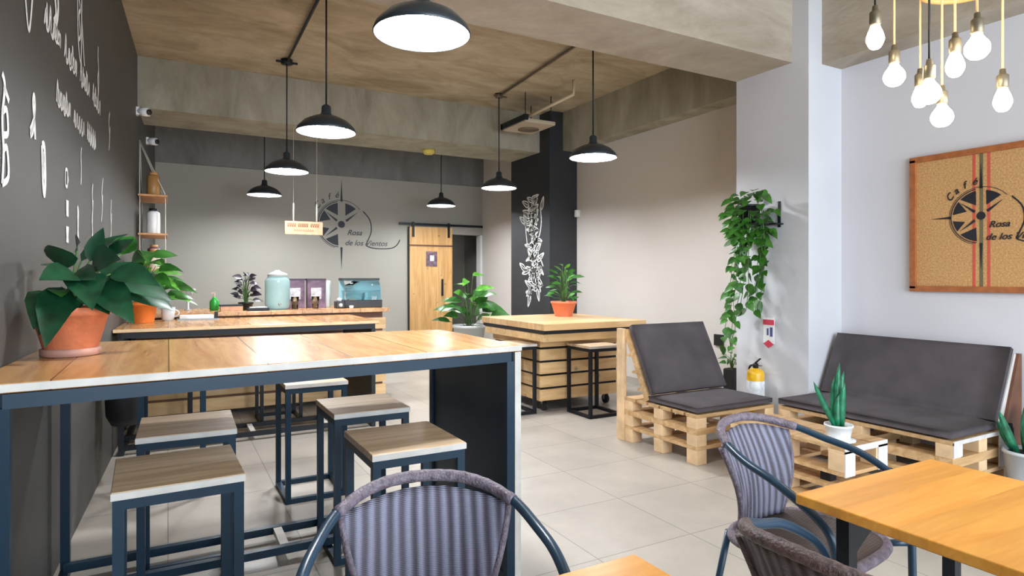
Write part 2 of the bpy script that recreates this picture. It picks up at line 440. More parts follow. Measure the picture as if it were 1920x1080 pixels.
# beams
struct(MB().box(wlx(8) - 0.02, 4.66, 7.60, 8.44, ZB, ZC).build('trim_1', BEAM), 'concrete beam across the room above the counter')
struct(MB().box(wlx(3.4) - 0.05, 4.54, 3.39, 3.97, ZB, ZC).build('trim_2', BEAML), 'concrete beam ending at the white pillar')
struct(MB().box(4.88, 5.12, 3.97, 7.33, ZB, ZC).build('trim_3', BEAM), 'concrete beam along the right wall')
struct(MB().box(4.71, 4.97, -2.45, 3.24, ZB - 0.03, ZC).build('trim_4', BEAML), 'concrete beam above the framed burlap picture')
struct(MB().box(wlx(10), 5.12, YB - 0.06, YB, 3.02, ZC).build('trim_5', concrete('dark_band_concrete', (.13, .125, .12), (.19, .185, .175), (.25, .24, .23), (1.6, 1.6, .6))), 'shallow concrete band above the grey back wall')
# black column with its chalk drawing
colm = struct(MB().box(4.66, 5.12, 7.33, 8.44, 0, ZC).build('wall_column', COLB), 'black painted column with white chalk coffee branch')
# door surround and corridor
fr = MB().box(5.075, 5.115, YB - 0.02, YB + 0.15, 0, OZ)
struct(fr.build('door_frame', WHITEP))
struct(MB().box(-0.25, 3.6, YB - 0.015, YB, 0, 0.09).build('baseboard_back', plain('grey_tile', (0.4, 0.37, 0.33), 0.4)))
struct(MB().box(5.105, 5.12, 3.97, 7.33, 0, 0.09).build('baseboard_right', plain('grey_tile', (0.4, 0.37, 0.33), 0.4)))

# sliding barn door
dr = thing('barn_door', 'pine sliding barn door hanging on a black rail on the grey back wall', 'door', (4.085, YB - 0.05, 0.03))
MB().box(-0.405, 0.405, -0.02, 0.02, 0, 2.20).build('door_panel', DOORW, dr, bevel=0.004)
MB().box(-0.405, 0.405, -0.032, -0.02, 1.86, 1.885).build('seam_strip', PALLETD, dr)
MB().box(-0.42, -0.405, -0.02, 0.02, 0, 2.20).build('edge_trim', BLACK, dr)
h_ = MB().box(0.18, 0.215, -0.06, -0.045, 0.98, 1.28).box(0.19, 0.205, -0.045, -0.02, 1.0, 1.03).box(0.19, 0.205, -0.045, -0.02, 1.23, 1.26)
h_.build('handle', BLACK, dr)
MB().box(-0.10, 0.11, -0.026, -0.02, 1.50, 1.77).build('notice', plain('dark_notice', (0.16, 0.10, 0.13), 0.6, 0, 0.6, 18), dr)
MB().box(-0.03, 0.05, -0.030, -0.026, 1.60, 1.70).build('notice_picture', plain('pale_print', (0.6, 0.6, 0.66), 0.6, 0, 0.4, 30), dr)
for x in (-0.34, 0.33):
    MB().box(x - 0.02, x + 0.02, -0.036, -0.021, 2.02, 2.28).build('roller_hanger', BLACK, dr)
rl = MB().box(3.5, 5.10, YB - 0.070, YB - 0.045, 2.255, 2.295).box(3.6, 3.64, YB - 0.045, YB, 2.26, 2.29).box(4.9, 4.94, YB - 0.045, YB, 2.26, 2.29)
tag(rl.build('door_rail', BLACK), 'long black steel rail above the pine sliding door', 'rail')
tag(MB().box(4.86, 4.93, 11.885, 11.9, 1.08, 1.2).build('wall_outlet', BLACKP, bevel=0.003), 'small dark outlet on the corridor wall seen through the doorway', 'outlet')

# ------------------------------------------------------------------ strokes on flat surfaces
def catmull(pts, n=6):
    P = [Vector(p) for p in pts]
    if len(P) < 3: return P
    out = []
    Q = [P[0]] + P + [P[-1]]
    for i in range(1, len(Q) - 2):
        for k in range(n):
            t = k / n; p0, p1, p2, p3 = Q[i - 1], Q[i], Q[i + 1], Q[i + 2]
            out.append(0.5 * ((2 * p1) + (-p0 + p2) * t + (2 * p0 - 5 * p1 + 4 * p2 - p3) * t * t + (-p0 + 3 * p1 - 3 * p2 + p3) * t ** 3))
    out.append(P[-1]); return out
def stroke(mb, pts2, w, O, U, V, smooth=True, n=5):
    """flat ribbon following pts2 on the plane O + u*U + v*V, 2 mm proud"""
    N = U.cross(V).normalized()
    P = catmull([(p[0], p[1], 0) for p in pts2], n) if smooth else [Vector((p[0], p[1], 0)) for p in pts2]
    vs = []; fs = []
    for i, p in enumerate(P):
        t = P[min(i + 1, len(P) - 1)] - P[max(i - 1, 0)]
        if t.length < 1e-9: t = Vector((1, 0, 0))
        t.normalize(); s = Vector((-t.y, t.x, 0)) * (w / 2)
        for q in (p + s, p - s):
            vs.append(tuple(O + U * q.x + V * q.y + N * 0.002))
    for i in range(len(P) - 1): fs.append((2 * i, 2 * i + 1, 2 * i + 3, 2 * i + 2))
    mb.add(vs, fs)
    return mb
def fill(mb, pts2, O, U, V, off=0.002):
    N = U.cross(V).normalized()
    mb.add([tuple(O + U * p[0] + V * p[1] + N * off) for p in pts2], [list(range(len(pts2)))])

# chalk on the left wall : U runs along +y (to the right as seen from inside), V is up
dU = Vector((0.0416, 1, 0)).normalized()
def WO(y, z): return Vector((wlx(y) + 0.001, y, z))
UZ = Vector((0, 0, 1))
def cursive(mb, y, z, length, h, w, words, O0=None, U=None, slope=0.0):
    """illegible handwritten chalk line"""
    rnd = random.Random(int(y * 100) + words)
    U = U or dU; x = 0.0
    wl = length / words
    for k in range(words):
        n = max(3, int(wl * 0.82 / (h * 0.62)))
        pts = []
        for i in range(n):
            cx = k * wl + (i + 0.1) / n * wl * 0.82
            st = wl * 0.82 / n
            tall = 1.0 if rnd.random() < 0.35 else 0.62
            pts += [(cx, rnd.uniform(0, .1) * h), (cx + st * .35, h * tall), (cx + st * .55, h * rnd.uniform(.3, .6)), (cx + st * .5, rnd.uniform(-.1, .15) * h)]
        pts = [(p[0], p[1] + slope * p[0]) for p in pts]
        stroke(mb, pts, w, (O0 or WO(y, z)), U, UZ, n=4)
wl_par = wall_left
N_in = dU.cross(UZ)      # points into the room (+x)
m = MB()
cursive(m, 3.25, 2.42, 1.75, 0.12, 0.017, 4)
cursive(m, 3.28, 2.43, 1.70, 0.10, 0.012, 4)
cursive(m, 3.50, 2.15, 1.30, 0.11, 0.017, 3)
cursive(m, 3.53, 2.16, 1.25, 0.10, 0.012, 3)
m.build('chalk_lettering', CHALK, wall_left)
def drawing(strokes, y, z, s, w, fills=()):
    mb = MB()
    for st in strokes: stroke(mb, [(p[0] * s, p[1] * s) for p in st], w * 1.7, WO(y, z), dU, UZ)
    for fl in fills: fill(mb, [(p[0] * s, p[1] * s) for p in fl], WO(y, z), dU, UZ)
    return mb.build('chalk_drawing', CHALK, wall_left)
# large cup or funnel at the top left
drawing([[(0, .5), (.1, .2), (.2, 0), (.3, .3), (.32, .6)], [(0, .5), (.3, .6)], [(.3, .3), (.42, .4), (.34, .55)]], 2.88, 2.30, .6, .012)
drawing([[(0, 0), (.1, .1), (.05, .3), (.15, .5), (.05, .7)], [(.1, 0), (.2, .2), (.12, .5), (.2, .7)]], 3.45, 2.50, .5, .02)
drawing([[(0, .9), (.05, .2), (.25, 0), (.3, .9)], [(.1, .7), (.2, .6), (.1, .5), (.2, .3), (.1, .2)], [(.3, .5), (.5, 0)]], 4.05, 2.55, .45, .014)
# tall coffee maker
drawing([[(0, 0), (.04, .3), (.0, .6), (.08, .9), (.0, 1.0)], [(.0, 0), (.2, .1), (.15, .35), (.02, .3)], [(.02, .45), (.18, .5), (.14, .7), (.0, .65)], [(.05, .9), (.22, .8)]], 2.64, 1.66, .37, .014)
drawing([[(0, .2), (.15, .32), (.3, .5), (.38, .8), (.3, .95), (.22, .8), (.3, .5)], [(0, .1), (.2, .22), (.34, .45), (.4, .1)], [(.02, .15), (.22, .28)]], 3.02, 1.88, .2, .016)
drawing([[(.0, .9), (.08, .2), (.2, 0), (.28, .3), (.2, .9), (.0, .9)], [(.08, .8), (.12, .3), (.18, .8)]], 3.22, 1.70, .22, .02)
# little icons lower down
drawing([[(0, 0), (.02, .4), (.3, .4), (.26, 0), (0, 0)], [(.3, .3), (.4, .2), (.28, .1)]], 3.72, 1.80, .18, .010)
drawing([[(0, 0), (.3, 0)]], 3.74, 1.66, .2, .012, fills=[[(0, 0), (.28, 0), (.3, .35), (-.02, .35)]])
drawing([[(0, 0), (.3, 0)]], 3.74, 1.53, .2, .012, fills=[[(.05, -.05), (.25, -.05), (.33, .35), (-.03, .35)]])
drawing([[(0, 0), (.05, .5), (.02, 1.0), (.15, .9), (.12, .4), (.2, .1)]], 4.05, 1.52, .20, .012)
drawing([[(0, 0), (.06, .5), (0, 1), (.12, 1.3)]], 4.16, 1.86, .16, .010)
drawing([[(0, 0), (.1, .3), (0, .6), (.12, 1), (.04, 1.4), (.16, 1.7)], [(.15, 0), (.05, .5), (.2, 1.2)]], 4.55, 1.58, .20, .012)
drawing([[(0, 0), (.2, .5), (.1, 1), (.4, 1.5)], [(.1, .2), (.3, .9)]], 4.95, 1.72, .20, .012)
drawing([[(0, 0), (.15, .5), (.05, 1), (.2, 1.5)], [(.1, .1), (.25, 1.0)]], 5.42, 1.62, .20, .012)
drawing([[(0, 0), (.1, .2), (.0, .5), (.15, .8), (.05, 1.1), (.1, 1.4)], [(.12, .1), (.2, .6), (.1, 1.1)]], 4.78, 2.50, .24, .012)
drawing([[(0, 0), (.15, .4), (.0, .8), (.2, 1.1)], [(.12, .1), (.24, .7)]], 5.32, 2.26, .26, .012)

# chalk coffee branch on the column (its face looks to -x; U runs along -y so it reads from the room)
cO = Vector((4.659, 8.10, 1.0)); cU = Vector((0, -1, 0))
mb = MB(); rnd = random.Random(3)
spine = [(0.22, 0.02), (.30, .25), (.33, .5), (.30, .75), (.36, 1.0), (.34, 1.25), (.40, 1.5)]
stroke(mb, spine, .03, cO, cU, UZ)
stroke(mb, [(.33, .5), (.45, .25), (.5, .1)], .025, cO, cU, UZ)
def chalk_leaf(a, ang, L, W):
    d = Vector((math.cos(ang), math.sin(ang))); n_ = Vector((-d.y, d.x))
    p = [Vector(a), Vector(a) + d * L * .35 + n_ * W, Vector(a) + d * L, Vector(a) + d * L * .35 - n_ * W, Vector(a)]
    stroke(mb, [(q.x, q.y) for q in p], .017, cO, cU, UZ)
    stroke(mb, [(a[0], a[1]), (a[0] + d.x * L * .9, a[1] + d.y * L * .9)], .012, cO, cU, UZ)
for sp2 in ([(.30, .55), (.18, .75), (.12, 1.0), (.10, 1.2)], [(.34, .8), (.5, .95), (.55, 1.15), (.52, 1.35)], [(.31, .45), (.15, .5), (.05, .42)], [(.33, .6), (.5, .62), (.6, .5)]):
    stroke(mb, sp2, .022, cO, cU, UZ)
for k in range(46):
    t = k / 45; cy = .12 + 1.36 * t
    cx = .32 + .06 * math.sin(5 * t) + rnd.uniform(-.14, .14) * (1 - abs(t - .5))
    sd = -1 if k % 2 else 1
    chalk_leaf((cx, cy), PI / 2 + sd * rnd.uniform(.7, 2.3), rnd.uniform(.13, .24), rnd.uniform(.025, .05))
for a, ang in (((.24, .1), 4.4), ((.45, .2), 4.9), ((.42, .3), 5.3), ((.28, .2), 3.9), ((.2, .45), 3.4), ((.1, .45), 2.6), ((.12, 1.1), 1.9), ((.1, 1.15), 2.6), ((.54, 1.3), 1.2)): chalk_leaf(a, ang, .2, .04)
for i in range(34):
    cx, cy = .33 + rnd.uniform(-.10, .10), rnd.uniform(.35, 1.3)
    fill(mb, [(cx + .024 * math.cos(t * PI / 3), cy + .032 * math.sin(t * PI / 3)) for t in range(6)], cO, cU, UZ)
mb.build('chalk_branch_drawing', CHALK, colm)
tag(MB().box(5.06, 5.12, 7.25, 7.31, 2.20, 2.30).build('motion_sensor', WHITEP, bevel=0.006), 'tiny white sensor high on the right wall beside the black column', 'sensor')

# ------------------------------------------------------------------ compass rose emblem
def emblem(parent_fn, O, U, V, S, mat, lm, horiz_needle=True, ts=.33):
    """S = ring radius. petals, ring, needle, hub and lettering"""
    mb = MB()
    def arc(r, a0, a1, w):
        stroke(mb, [(r * math.cos(R(a0 + (a1 - a0) * i / 20)), r * math.sin(R(a0 + (a1 - a0) * i / 20))) for i in range(21)], w, O, U, V, False)
    arc(S * 1.0, 100, 262, S * .035); arc(S * 1.06, 40, 255, S * .02)
    # dark wedges
    def wedge(a0, a1, inner):
        pts = [(S * .94 * math.cos(R(a0 + (a1 - a0) * i / 8)), S * .94 * math.sin(R(a0 + (a1 - a0) * i / 8))) for i in range(9)]
        ma = R(inner[0]); pts.append((S * inner[1] * math.cos(ma), S * inner[1] * math.sin(ma)))
        fill(mb, pts, O, U, V)
    wedge(48, 80, (66, .42)); wedge(100, 136, (112, .42)); wedge(142, 174, (158, .50)); wedge(188, 214, (200, .55)); wedge(224, 262, (250, .45))
    for a, l in ((38, .92), (142, .9), (218, .9)):
        ca, sa = math.cos(R(a)), math.sin(R(a))
        fill(mb, [(S * .25 * ca - S * .05 * sa, S * .25 * sa + S * .05 * ca), (S * .25 * ca + S * .05 * sa, S * .25 * sa - S * .05 * ca), (S * l * ca, S * l * sa)][::1], O, U, V, 0.0025)
    fill(mb, [(-.05 * S, 1.0 * S), (.05 * S, 1.0 * S), (0, 2.0 * S)], O, U, V)
    fill(mb, [(.05 * S, -1.0 * S), (-.05 * S, -1.0 * S), (0, -2.0 * S)][::1], O, U, V)
    if horiz_needle: fill(mb, [(-1.0 * S, .05 * S), (-1.75 * S, 0), (-1.0 * S, -.05 * S)][::1], O, U, V)
    fill(mb, [(S * .15 * math.cos(t * PI / 8), S * .15 * math.sin(t * PI / 8)) for t in range(16)], O, U, V, 0.003)
    # big sweeping tail
    stroke(mb, [(.95 * S, .62 * S), (1.25 * S, .25 * S), (1.32 * S, -.25 * S), (1.15 * S, -.72 * S), (1.1 * S, -.9 * S), (1.5 * S, -1.02 * S), (2.2 * S, -1.0 * S), (2.5 * S, -.85 * S), (2.65 * S, -.6 * S)], S * .05, O, U, V)
    Nn = U.cross(V).normalized()
    M0 = Matrix(((U.x, V.x, Nn.x, 0), (U.y, V.y, Nn.y, 0), (U.z, V.z, Nn.z, 0), (0, 0, 0, 1)))
    par = parent_fn(mb)
    def tx(body, u, v, sz, rot=0, nm='lettering'):
        M = Matrix.Translation(O + U * u + V * v + Nn * 0.003) @ M0 @ Matrix.Rotation(rot, 4, 'Z')
        text_mesh(nm, body, sz, lm, par, M, shear=0.35, thick=0.001)
    tx('Rosa', .24 * S, -.45 * S, ts * S)
    tx('de los Vientos', .14 * S, -.90 * S, ts * S)
    for ch, a in zip('Café', (150, 134, 118, 104)):
        r = 1.18 * S
        tx(ch, r * math.cos(R(a)), r * math.sin(R(a)), .36 * S, R(a - 96), 'letter')
    return par
SIGNM = plain('black_wall_lettering', (0.012, 0.014, 0.022), 0.5)
def mk_wall_logo(mb):
    o = mb.build('wall_emblem', SIGNM); return tag(o, 'black compass emblem with lettering painted on the grey back wall', 'emblem')
emblem(mk_wall_logo, Vector((2.52, YB - 0.001, 2.22)), Vector((1, 0, 0)), Vector((0, 0, 1)), 0.38, SIGNM, plain('grey_wall_lettering', (.06, .062, .065), .6), True)

# framed burlap picture on the near right wall (faces -x; U = -y)
pc = thing('framed_burlap', 'wood framed burlap picture with compass emblem and red stripes on the white wall', 'picture', (4.97, 2.20, 1.745))
FRW = plain('reddish_frame_wood', (0.40, 0.13, 0.04), 0.45, 0, 0.2, 20)
hy, hz = 0.455, 0.485
MB().box(-0.022, 0, -hy - 0.1, hy, -hz, hz).build('burlap', burlap('striped_burlap'), pc)
fm = MB().box(-0.04, 0, hy - 0.03, hy + 0.015, -hz, hz).box(-0.04, 0, -hy - 0.115, -hy - 0.07, -hz, hz).box(-0.04, 0, -hy - 0.115, hy + 0.015, hz - 0.022, hz + 0.02).box(-0.04, 0, -hy - 0.115, hy + 0.015, -hz - 0.02, -hz + 0.022)
fm.build('frame', FRW, pc, bevel=0.003)
def mk_print(mb):
    o = mb.build('printed_emblem', SIGNM, pc); return o
emblem(mk_print, Vector((-0.0225, 0.0, 0.03)), Vector((0, -1, 0)), Vector((0, 0, 1)), 0.19, SIGNM, SIGNM, True)

# ------------------------------------------------------------------ bar tables
def bar_table(name, label, FL, FR, BR, BL, H, mat=TOP, rails=(), steel=STEEL, edge=None, board=True):
    t = thing(name, label, 'table', (0, 0, 0)); ST = steel
    MB().prism([FL, FR, BR, BL], H - 0.028, H).build('tabletop', mat, t, bevel=0.003)
    # pale front edge band
    e = MB().sqbar((FL[0], FL[1] - 0.004, H - 0.013), (FR[0], FR[1] - 0.004, H - 0.013), 0.008, 0.022); e.build('edge_band', edge or EDGEW, t)
    zt = H - 0.05; w = 0.042
    def ins(p, q, k): return (p[0] + (q[0] - p[0]) * k, p[1] + (q[1] - p[1]) * k)
    ax = [Vector((*p, zt)) for p in (FL, FR, BR, BL)]
    cen = sum(ax, Vector()) / 4
    ax = [p + Vector(((0.05 if p.x < cen.x else -0.05), (0.02 if p.y < cen.y else -0.02), 0)) for p in ax]
    if FL[0] < -0.45: ax[0] = Vector((-0.407, ax[0].y, zt)); ax[3] = Vector((-0.405, ax[3].y, zt))
    for i in range(4): MB().sqbar(ax[i], ax[(i + 1) % 4], w).build('apron_rail', ST, t)
    legs = []
    for i, p in enumerate(ax):
        MB().box(p.x - 0.018, p.x + 0.018, p.y - 0.018, p.y + 0.018, 0, H - 0.07).build('leg', ST, t)
    # closed end: steel panel inside, wood cladding outside
    a, b = ax[1], ax[2]
    MB().box(a.x - 0.006, a.x + 0.006, a.y + 0.018, b.y - 0.018, 0.03, H - 0.07).build('end_panel', ST, t)
    if board: MB().box(a.x + 0.02, a.x + 0.05, a.y - 0.02, b.y + 0.02, 0.0, H - 0.03).build('end_board', EDGEW, t)
    MB().sqbar((a.x, a.y, 0.018), (b.x, b.y, 0.018), 0.036).build('floor_rail', ST, t)
    MB().sqbar((ax[0].x, ax[0].y, 0.018), (ax[3].x, ax[3].y, 0.018), 0.036).build('floor_rail', ST, t)
    for (y, z, bx) in rails:
        MB().sqbar((ax[0].x, y, z), (ax[1].x, y, z), 0.036).build('foot_rail', ST, t)
    return t
T1 = bar_table('bar_table', 'long wooden bar table on navy steel frame nearest the camera, potted plant on it',
               (-0.50, 2.205), (1.36, 2.375), (1.36, 3.30), (-0.455, 3.45), 1.05, rails=((3.12, 0.052, ()), (3.385, 0.052, ())))
MB().box(0.47, 0.51, 3.138, 3.367, 0.037, 0.067).build('wood_crosspiece', EDGEW, T1)
MB().box(0.95, 0.99, 3.138, 3.367, 0.037, 0.067).build('wood_crosspiece', EDGEW, T1)
T2 = bar_table('bar_table', 'farther wooden bar table with black steel frame in front of the service counter',
               (-0.36, 5.50), (1.67, 5.50), (1.67, 6.55), (-0.32, 6.55), 0.955, rails=((5.535, 0.052, ()), (5.88, 0.052, ())), steel=BLACK, edge=PALLETB, board=False)
for x in (0.60, 1.20): MB().box(x, x + 0.04, 5.555, 5.86, 0.037, 0.067).build('wood_crosspiece', EDGEW, T2)

# ------------------------------------------------------------------ service counter of pallet boards
ct = thing('service_counter', 'pine board service counter with dark gaps between boards behind the bar tables', 'counter', (0, 0, 0))
CZ = 1.01
MB().box(-0.30, 2.12, 6.60, 7.40, CZ - 0.04, CZ).build('countertop', TOP, ct, bevel=0.003)
MB().box(-0.28, 2.06, 6.66, 7.34, 0.05, CZ - 0.04).build('carcass', PALLETD, ct)
for z in (0.06, 0.205, 0.35, 0.495, 0.64, 0.785):
    MB().box(-0.28, 2.09, 6.64, 6.665, z, z + 0.12).build('front_board', CRATE, ct)
    MB().box(2.06, 2.09, 6.665, 7.34, z, z + 0.12).build('side_board', CRATEY, ct)
MB().box(0.45, 1.35, 6.618, 6.64, 0.90, 0.935).build('metal_rail', CHROME, ct)

# ------------------------------------------------------------------ mobile crate bar with casters
cb = thing('crate_bar', 'square pine crate bar on casters carrying a terracotta potted plant', 'table', (0, 0, 0))
MB().box(3.12, 4.37, 5.00, 6.35, 0.835, 0.90).build('tabletop', CTOP, cb, bevel=0.004)
MB().box(3.13, 4.34, 5.02, 6.32, 0.80, 0.835).build('dark_recess', BLACK, cb)
MB().box(3.14, 4.32, 5.04, 6.30, 0.725, 0.80).build('upper_board_ring', CRATE, cb)
MB().box(3.24, 4.18, 5.26, 6.24, 0.125, 0.725).build('inner_box', BLACK, cb)
for z in (0.120, 0.253, 0.386, 0.519, 0.652):
    z1 = z + (0.110 if z < 0.6 else 0.073)
    MB().box(3.215, 4.205, 5.235, 5.265, z, z1).build('front_board', CRATE, cb)
    MB().box(3.215, 3.245, 5.265, 6.25, z, z1).build('side_board', CRATEY, cb)
    MB().box(4.175, 4.205, 5.265, 6.25, z, z1).build('side_board', CRATEY, cb)
def caster(parent, x, y, H=0.12, mat=CHROME):
    c = MB().box(x - 0.03, x + 0.03, y - 0.03, y + 0.03, H - 0.012, H).box(x - 0.024, x - 0.019, y - 0.02, y + 0.02, H * .35, H - 0.012).box(x + 0.019, x + 0.024, y - 0.02, y + 0.02, H * .35, H - 0.012)
    o = c.build('caster', mat, parent)
    w = MB(); r = H * .42
    vs = []
    for sx in (-0.014, 0.014):
        for k in range(16): vs.append((x + sx, y + r * math.cos(k * PI / 8), r + r * math.sin(k * PI / 8)))
    w.add(vs, [list(range(16))[::-1], list(range(16, 32))] + [(k, (k + 1) % 16, 16 + (k + 1) % 16, 16 + k) for k in range(16)])
    w.build('wheel', BLACKP, o)
for x, y in ((3.32, 5.34), (4.10, 5.34), (3.32, 6.15), (4.10, 6.15)): caster(cb, x, y)

# ------------------------------------------------------------------ bar stools
def make_stool(steel, H=0.71, W=0.37, D=0.41, nm='bar_stool'):
    t = thing(nm, '', 'stool')
    MB().box(-W / 2, W / 2, -D / 2, D / 2, H - 0.026, H).build('seat', SEATW, t, bevel=0.003)
    MB().box(-W / 2, W / 2, -D / 2 - 0.003, -D / 2, H - 0.024, H - 0.003).build('seat_edge', EDGEW, t)
    w = 0.03; a, b = W / 2 - w / 2 - 0.004, D / 2 - w / 2 - 0.004
    for sx, sy in ((-1, -1), (1, -1), (1, 1), (-1, 1)):
        MB().box(sx * a - w / 2, sx * a + w / 2, sy * b - w / 2, sy * b + w / 2, w, H - 0.026 - w).build('leg', steel, t)
    for nm2, z in (('top_frame', H - 0.026 - w), ('base_frame', 0)):
        f = MB()
        f.box(-a - w / 2, a + w / 2, -b - w / 2, -b + w / 2, z, z + w).box(-a - w / 2, a + w / 2, b - w / 2, b + w / 2, z, z + w)
        f.box(-a - w / 2, -a + w / 2, -b + w / 2, b - w / 2, z, z + w).box(a - w / 2, a + w / 2, -b + w / 2, b - w / 2, z, z + w)
        f.build(nm2, steel, t)
    return t
s0 = make_stool(STEEL)
SG = 'bar stools with pine seats'
stools = [((0.03, 2.39), .03, 'pine seat navy steel bar stool nearest the camera, front left under the near bar table'),
          ((0.075, 3.075), -.02, 'pine seat bar stool directly behind the nearest left stool, at the black wall side'),
          ((0.825, 2.395), .0, 'square bar stool with knotty pine seat, just left of the near table end panel'),
          ((0.86, 3.13), .0, 'bar stool with pine seat behind the stool beside the near table end panel'),
          ((0.79, 4.06), .0, 'bar stool standing between the two bar tables, right of the gap'),
          ((0.03, 4.46), -.03, 'bar stool between the two bar tables on the side of the black wall')]
for i, ((x, y), a, lb) in enumerate(stools):
    o = s0 if i == 0 else copy_tree(s0)
    place(o, (x, y, 0), a, lb, SG)
s1 = make_stool(BLACK, 0.69, 0.38, 0.40)
st2 = [((3.68, 4.98), .0, 'black framed stool pushed against the front of the crate bar with casters'),
       ((2.995, 5.44), .0, 'black framed stool at the left corner of the crate bar with casters'),
       ((0.92, 6.25), .0, 'black framed stool under the farther bar table, toward its right end'),
       ((0.0, 6.22), .0, 'black framed stool under the farther bar table, beside the black wall')]
for i, ((x, y), a, lb) in enumerate(st2):
    o = s1 if i == 0 else copy_tree(s1)
    place(o, (x, y, 0), a, lb, 'black framed stools by the back tables')

# ------------------------------------------------------------------ wicker bistro chairs
def make_chair(backmat, wrapmat):
    """faces -y locally, apex of the hoop at +y"""
    t = thing('bistro_chair', '', 'chair')
    half = [(0.0, 0.275, 0.805), (0.09, 0.265, 0.80), (0.165, 0.225, 0.785), (0.225, 0.155, 0.762), (0.262, 0.06, 0.73), (0.283, -0.04, 0.705), (0.290, -0.13, 0.665), (0.287, -0.205, 0.615), (0.278, -0.235, 0.555), (0.262, -0.240, 0.44), (0.250, -0.25, 0.2), (0.245, -0.26, 0.0)]
    full = [(-x, y, z) for x, y, z in half[::-1]] + half[1:]
    sp = catmull(full, 5)
    hoop = MB(); hoop.tube(sp, 0.0135, 10); hoop.build('hoop_frame', TUBE, t)
    # wicker wrap around the top of the back
    wr = catmull([(-x, y, z) for x, y, z in half[3:0:-1]] + half[:4], 5)
    wmb = MB(); wmb.tube(wr, [0.0155 + 0.0012 * (k % 2) for k in range(len(wr))], 10); wmb.build('back_wrap', wrapmat, t)
    # back panel: curved sheet between hoop and seat
    rows, cols = 14, 24
    vs = []; fs = []
    for i in range(rows + 1):
        v = i / rows
        for j in range(cols + 1):
            u = j / cols * 2 - 1
            hw = 0.205 * (1 - v) + 0.150 * v + 0.012 * math.cos(PI * v)
            ztop = 0.780 - 0.035 * u * u
            z = ztop * (1 - v) + 0.445 * v
            x = u * hw
            ytop = 0.262 - 0.075 * u * u; ybot = 0.185 - 0.02 * u * u
            y = ytop * (1 - v) + ybot * v - 0.03 * math.sin(PI * v)
            vs.append((x, y + 0.0025 * math.cos(u * 26), z))
    for i in range(rows):
        for j in range(cols):
            a = i * (cols + 1) + j; fs.append((a, a + 1, a + cols + 2, a + cols + 1))
    MB().add(vs, fs, True).build('back_panel', backmat, t, solid=0.008)
    for s in (-1, 1):
        col = 0 if s < 0 else cols
        MB().tube([vs[i * (cols + 1) + col] for i in range(rows + 1)], 0.010, 8).build('back_edge', wrapmat, t)
    # seat
    ring = []
    for k in range(32):
        a = 2 * PI * k / 32; c, s = math.cos(a), math.sin(a)
        p = 0.62
        ring.append((0.235 * math.copysign(abs(c) ** p, c), 0.215 * math.copysign(abs(s) ** p, s) - 0.01, 0.435))
    sm = MB(); n = len(ring)
    vs = [(x, y, 0.448) for x, y, z in ring] + [(x * .6, y * .6, 0.438) for x, y, z in ring] + [(0, 0, 0.436)] + [(x, y, 0.424) for x, y, z in ring]
    fs = [(k, (k + 1) % n, n + (k + 1) % n, n + k) for k in range(n)] + [(n + k, n + (k + 1) % n, 2 * n) for k in range(n)]
    fs += [[2 * n + 1 + k for k in range(n)][::-1]] + [(2 * n + 1 + k, 2 * n + 1 + (k + 1) % n, (k + 1) % n, k) for k in range(n)]
    sm.add(vs, fs, True).build('seat', WEAVES, t)
    MB().tube(ring, 0.017, 8, closed=True).build('seat_rim', wrapmat, t)
    for s in (-1, 1):
        MB().tube([(s * 0.17, 0.19, 0.44), (s * 0.19, 0.22, 0.25), (s * 0.215, 0.26, 0.0)], 0.0125, 8).build('leg', TUBE, t)
        MB().tube([(s * 0.262, -0.235, 0.43), (s * 0.20, -0.19, 0.43)], 0.012, 8).build('seat_bracket', TUBE, t)
    return t
c1 = make_chair(WEAVEB, WRAPG)
c3 = make_chair(WEAVEC, WRAP)
place(c1, (0.535, 1.345, 0), R(-17), 'grey wicker bistro chair at bottom centre in front of the bar stools', 'wicker bistro chairs')
c2 = copy_tree(c1)
place(c2, (1.955, 1.41, 0), R(8), 'grey wicker bistro chair behind the orange table, nearest the pallet coffee table', 'wicker bistro chairs')
place(c3, (1.36, 0.80, 0), R(90), 'brown wicker bistro chair lowest right, at the left side of the orange table', 'wicker bistro chairs')

# ------------------------------------------------------------------ orange topped cafe tables
def cafe_table(label, x0, x1, y0, y1):
    t = thing('cafe_table', label, 'table', ((x0 + x1) / 2, (y0 + y1) / 2, 0), 0, 'orange topped tables')
    hx, hy = (x1 - x0) / 2, (y1 - y0) / 2
    MB().box(-hx, hx, -hy, hy, 0.722, 0.75).build('tabletop', ORANGE, t, bevel=0.003)
    for sx, sy in ((-1, -1), (1, -1), (1, 1), (-1, 1)):
        lx, ly = sx * (hx - 0.075), sy * (hy - 0.10)
        MB().box(lx - 0.018, lx + 0.018, ly - 0.018, ly + 0.018, 0, 0.722).build('leg', BLACK, t)
        g = MB().poly_extrude([(lx - sx * 0.018, ly - 0.004, 0.722), (lx - sx * 0.13, ly - 0.004, 0.722), (lx - sx * 0.13, ly - 0.004, 0.665), (lx - sx * 0.018, ly - 0.004, 0.59)], (0, 0.008, 0))
        g.build('corner_gusset', BLACK, t)
    return t
cafe_table('orange topped cafe table on black legs in the lower right, chairs around it', 1.52, 2.20, 0.30, 1.125)
cafe_table('orange topped cafe table whose corner shows at the bottom centre', 0.20, 0.885, 0.25, 1.05)

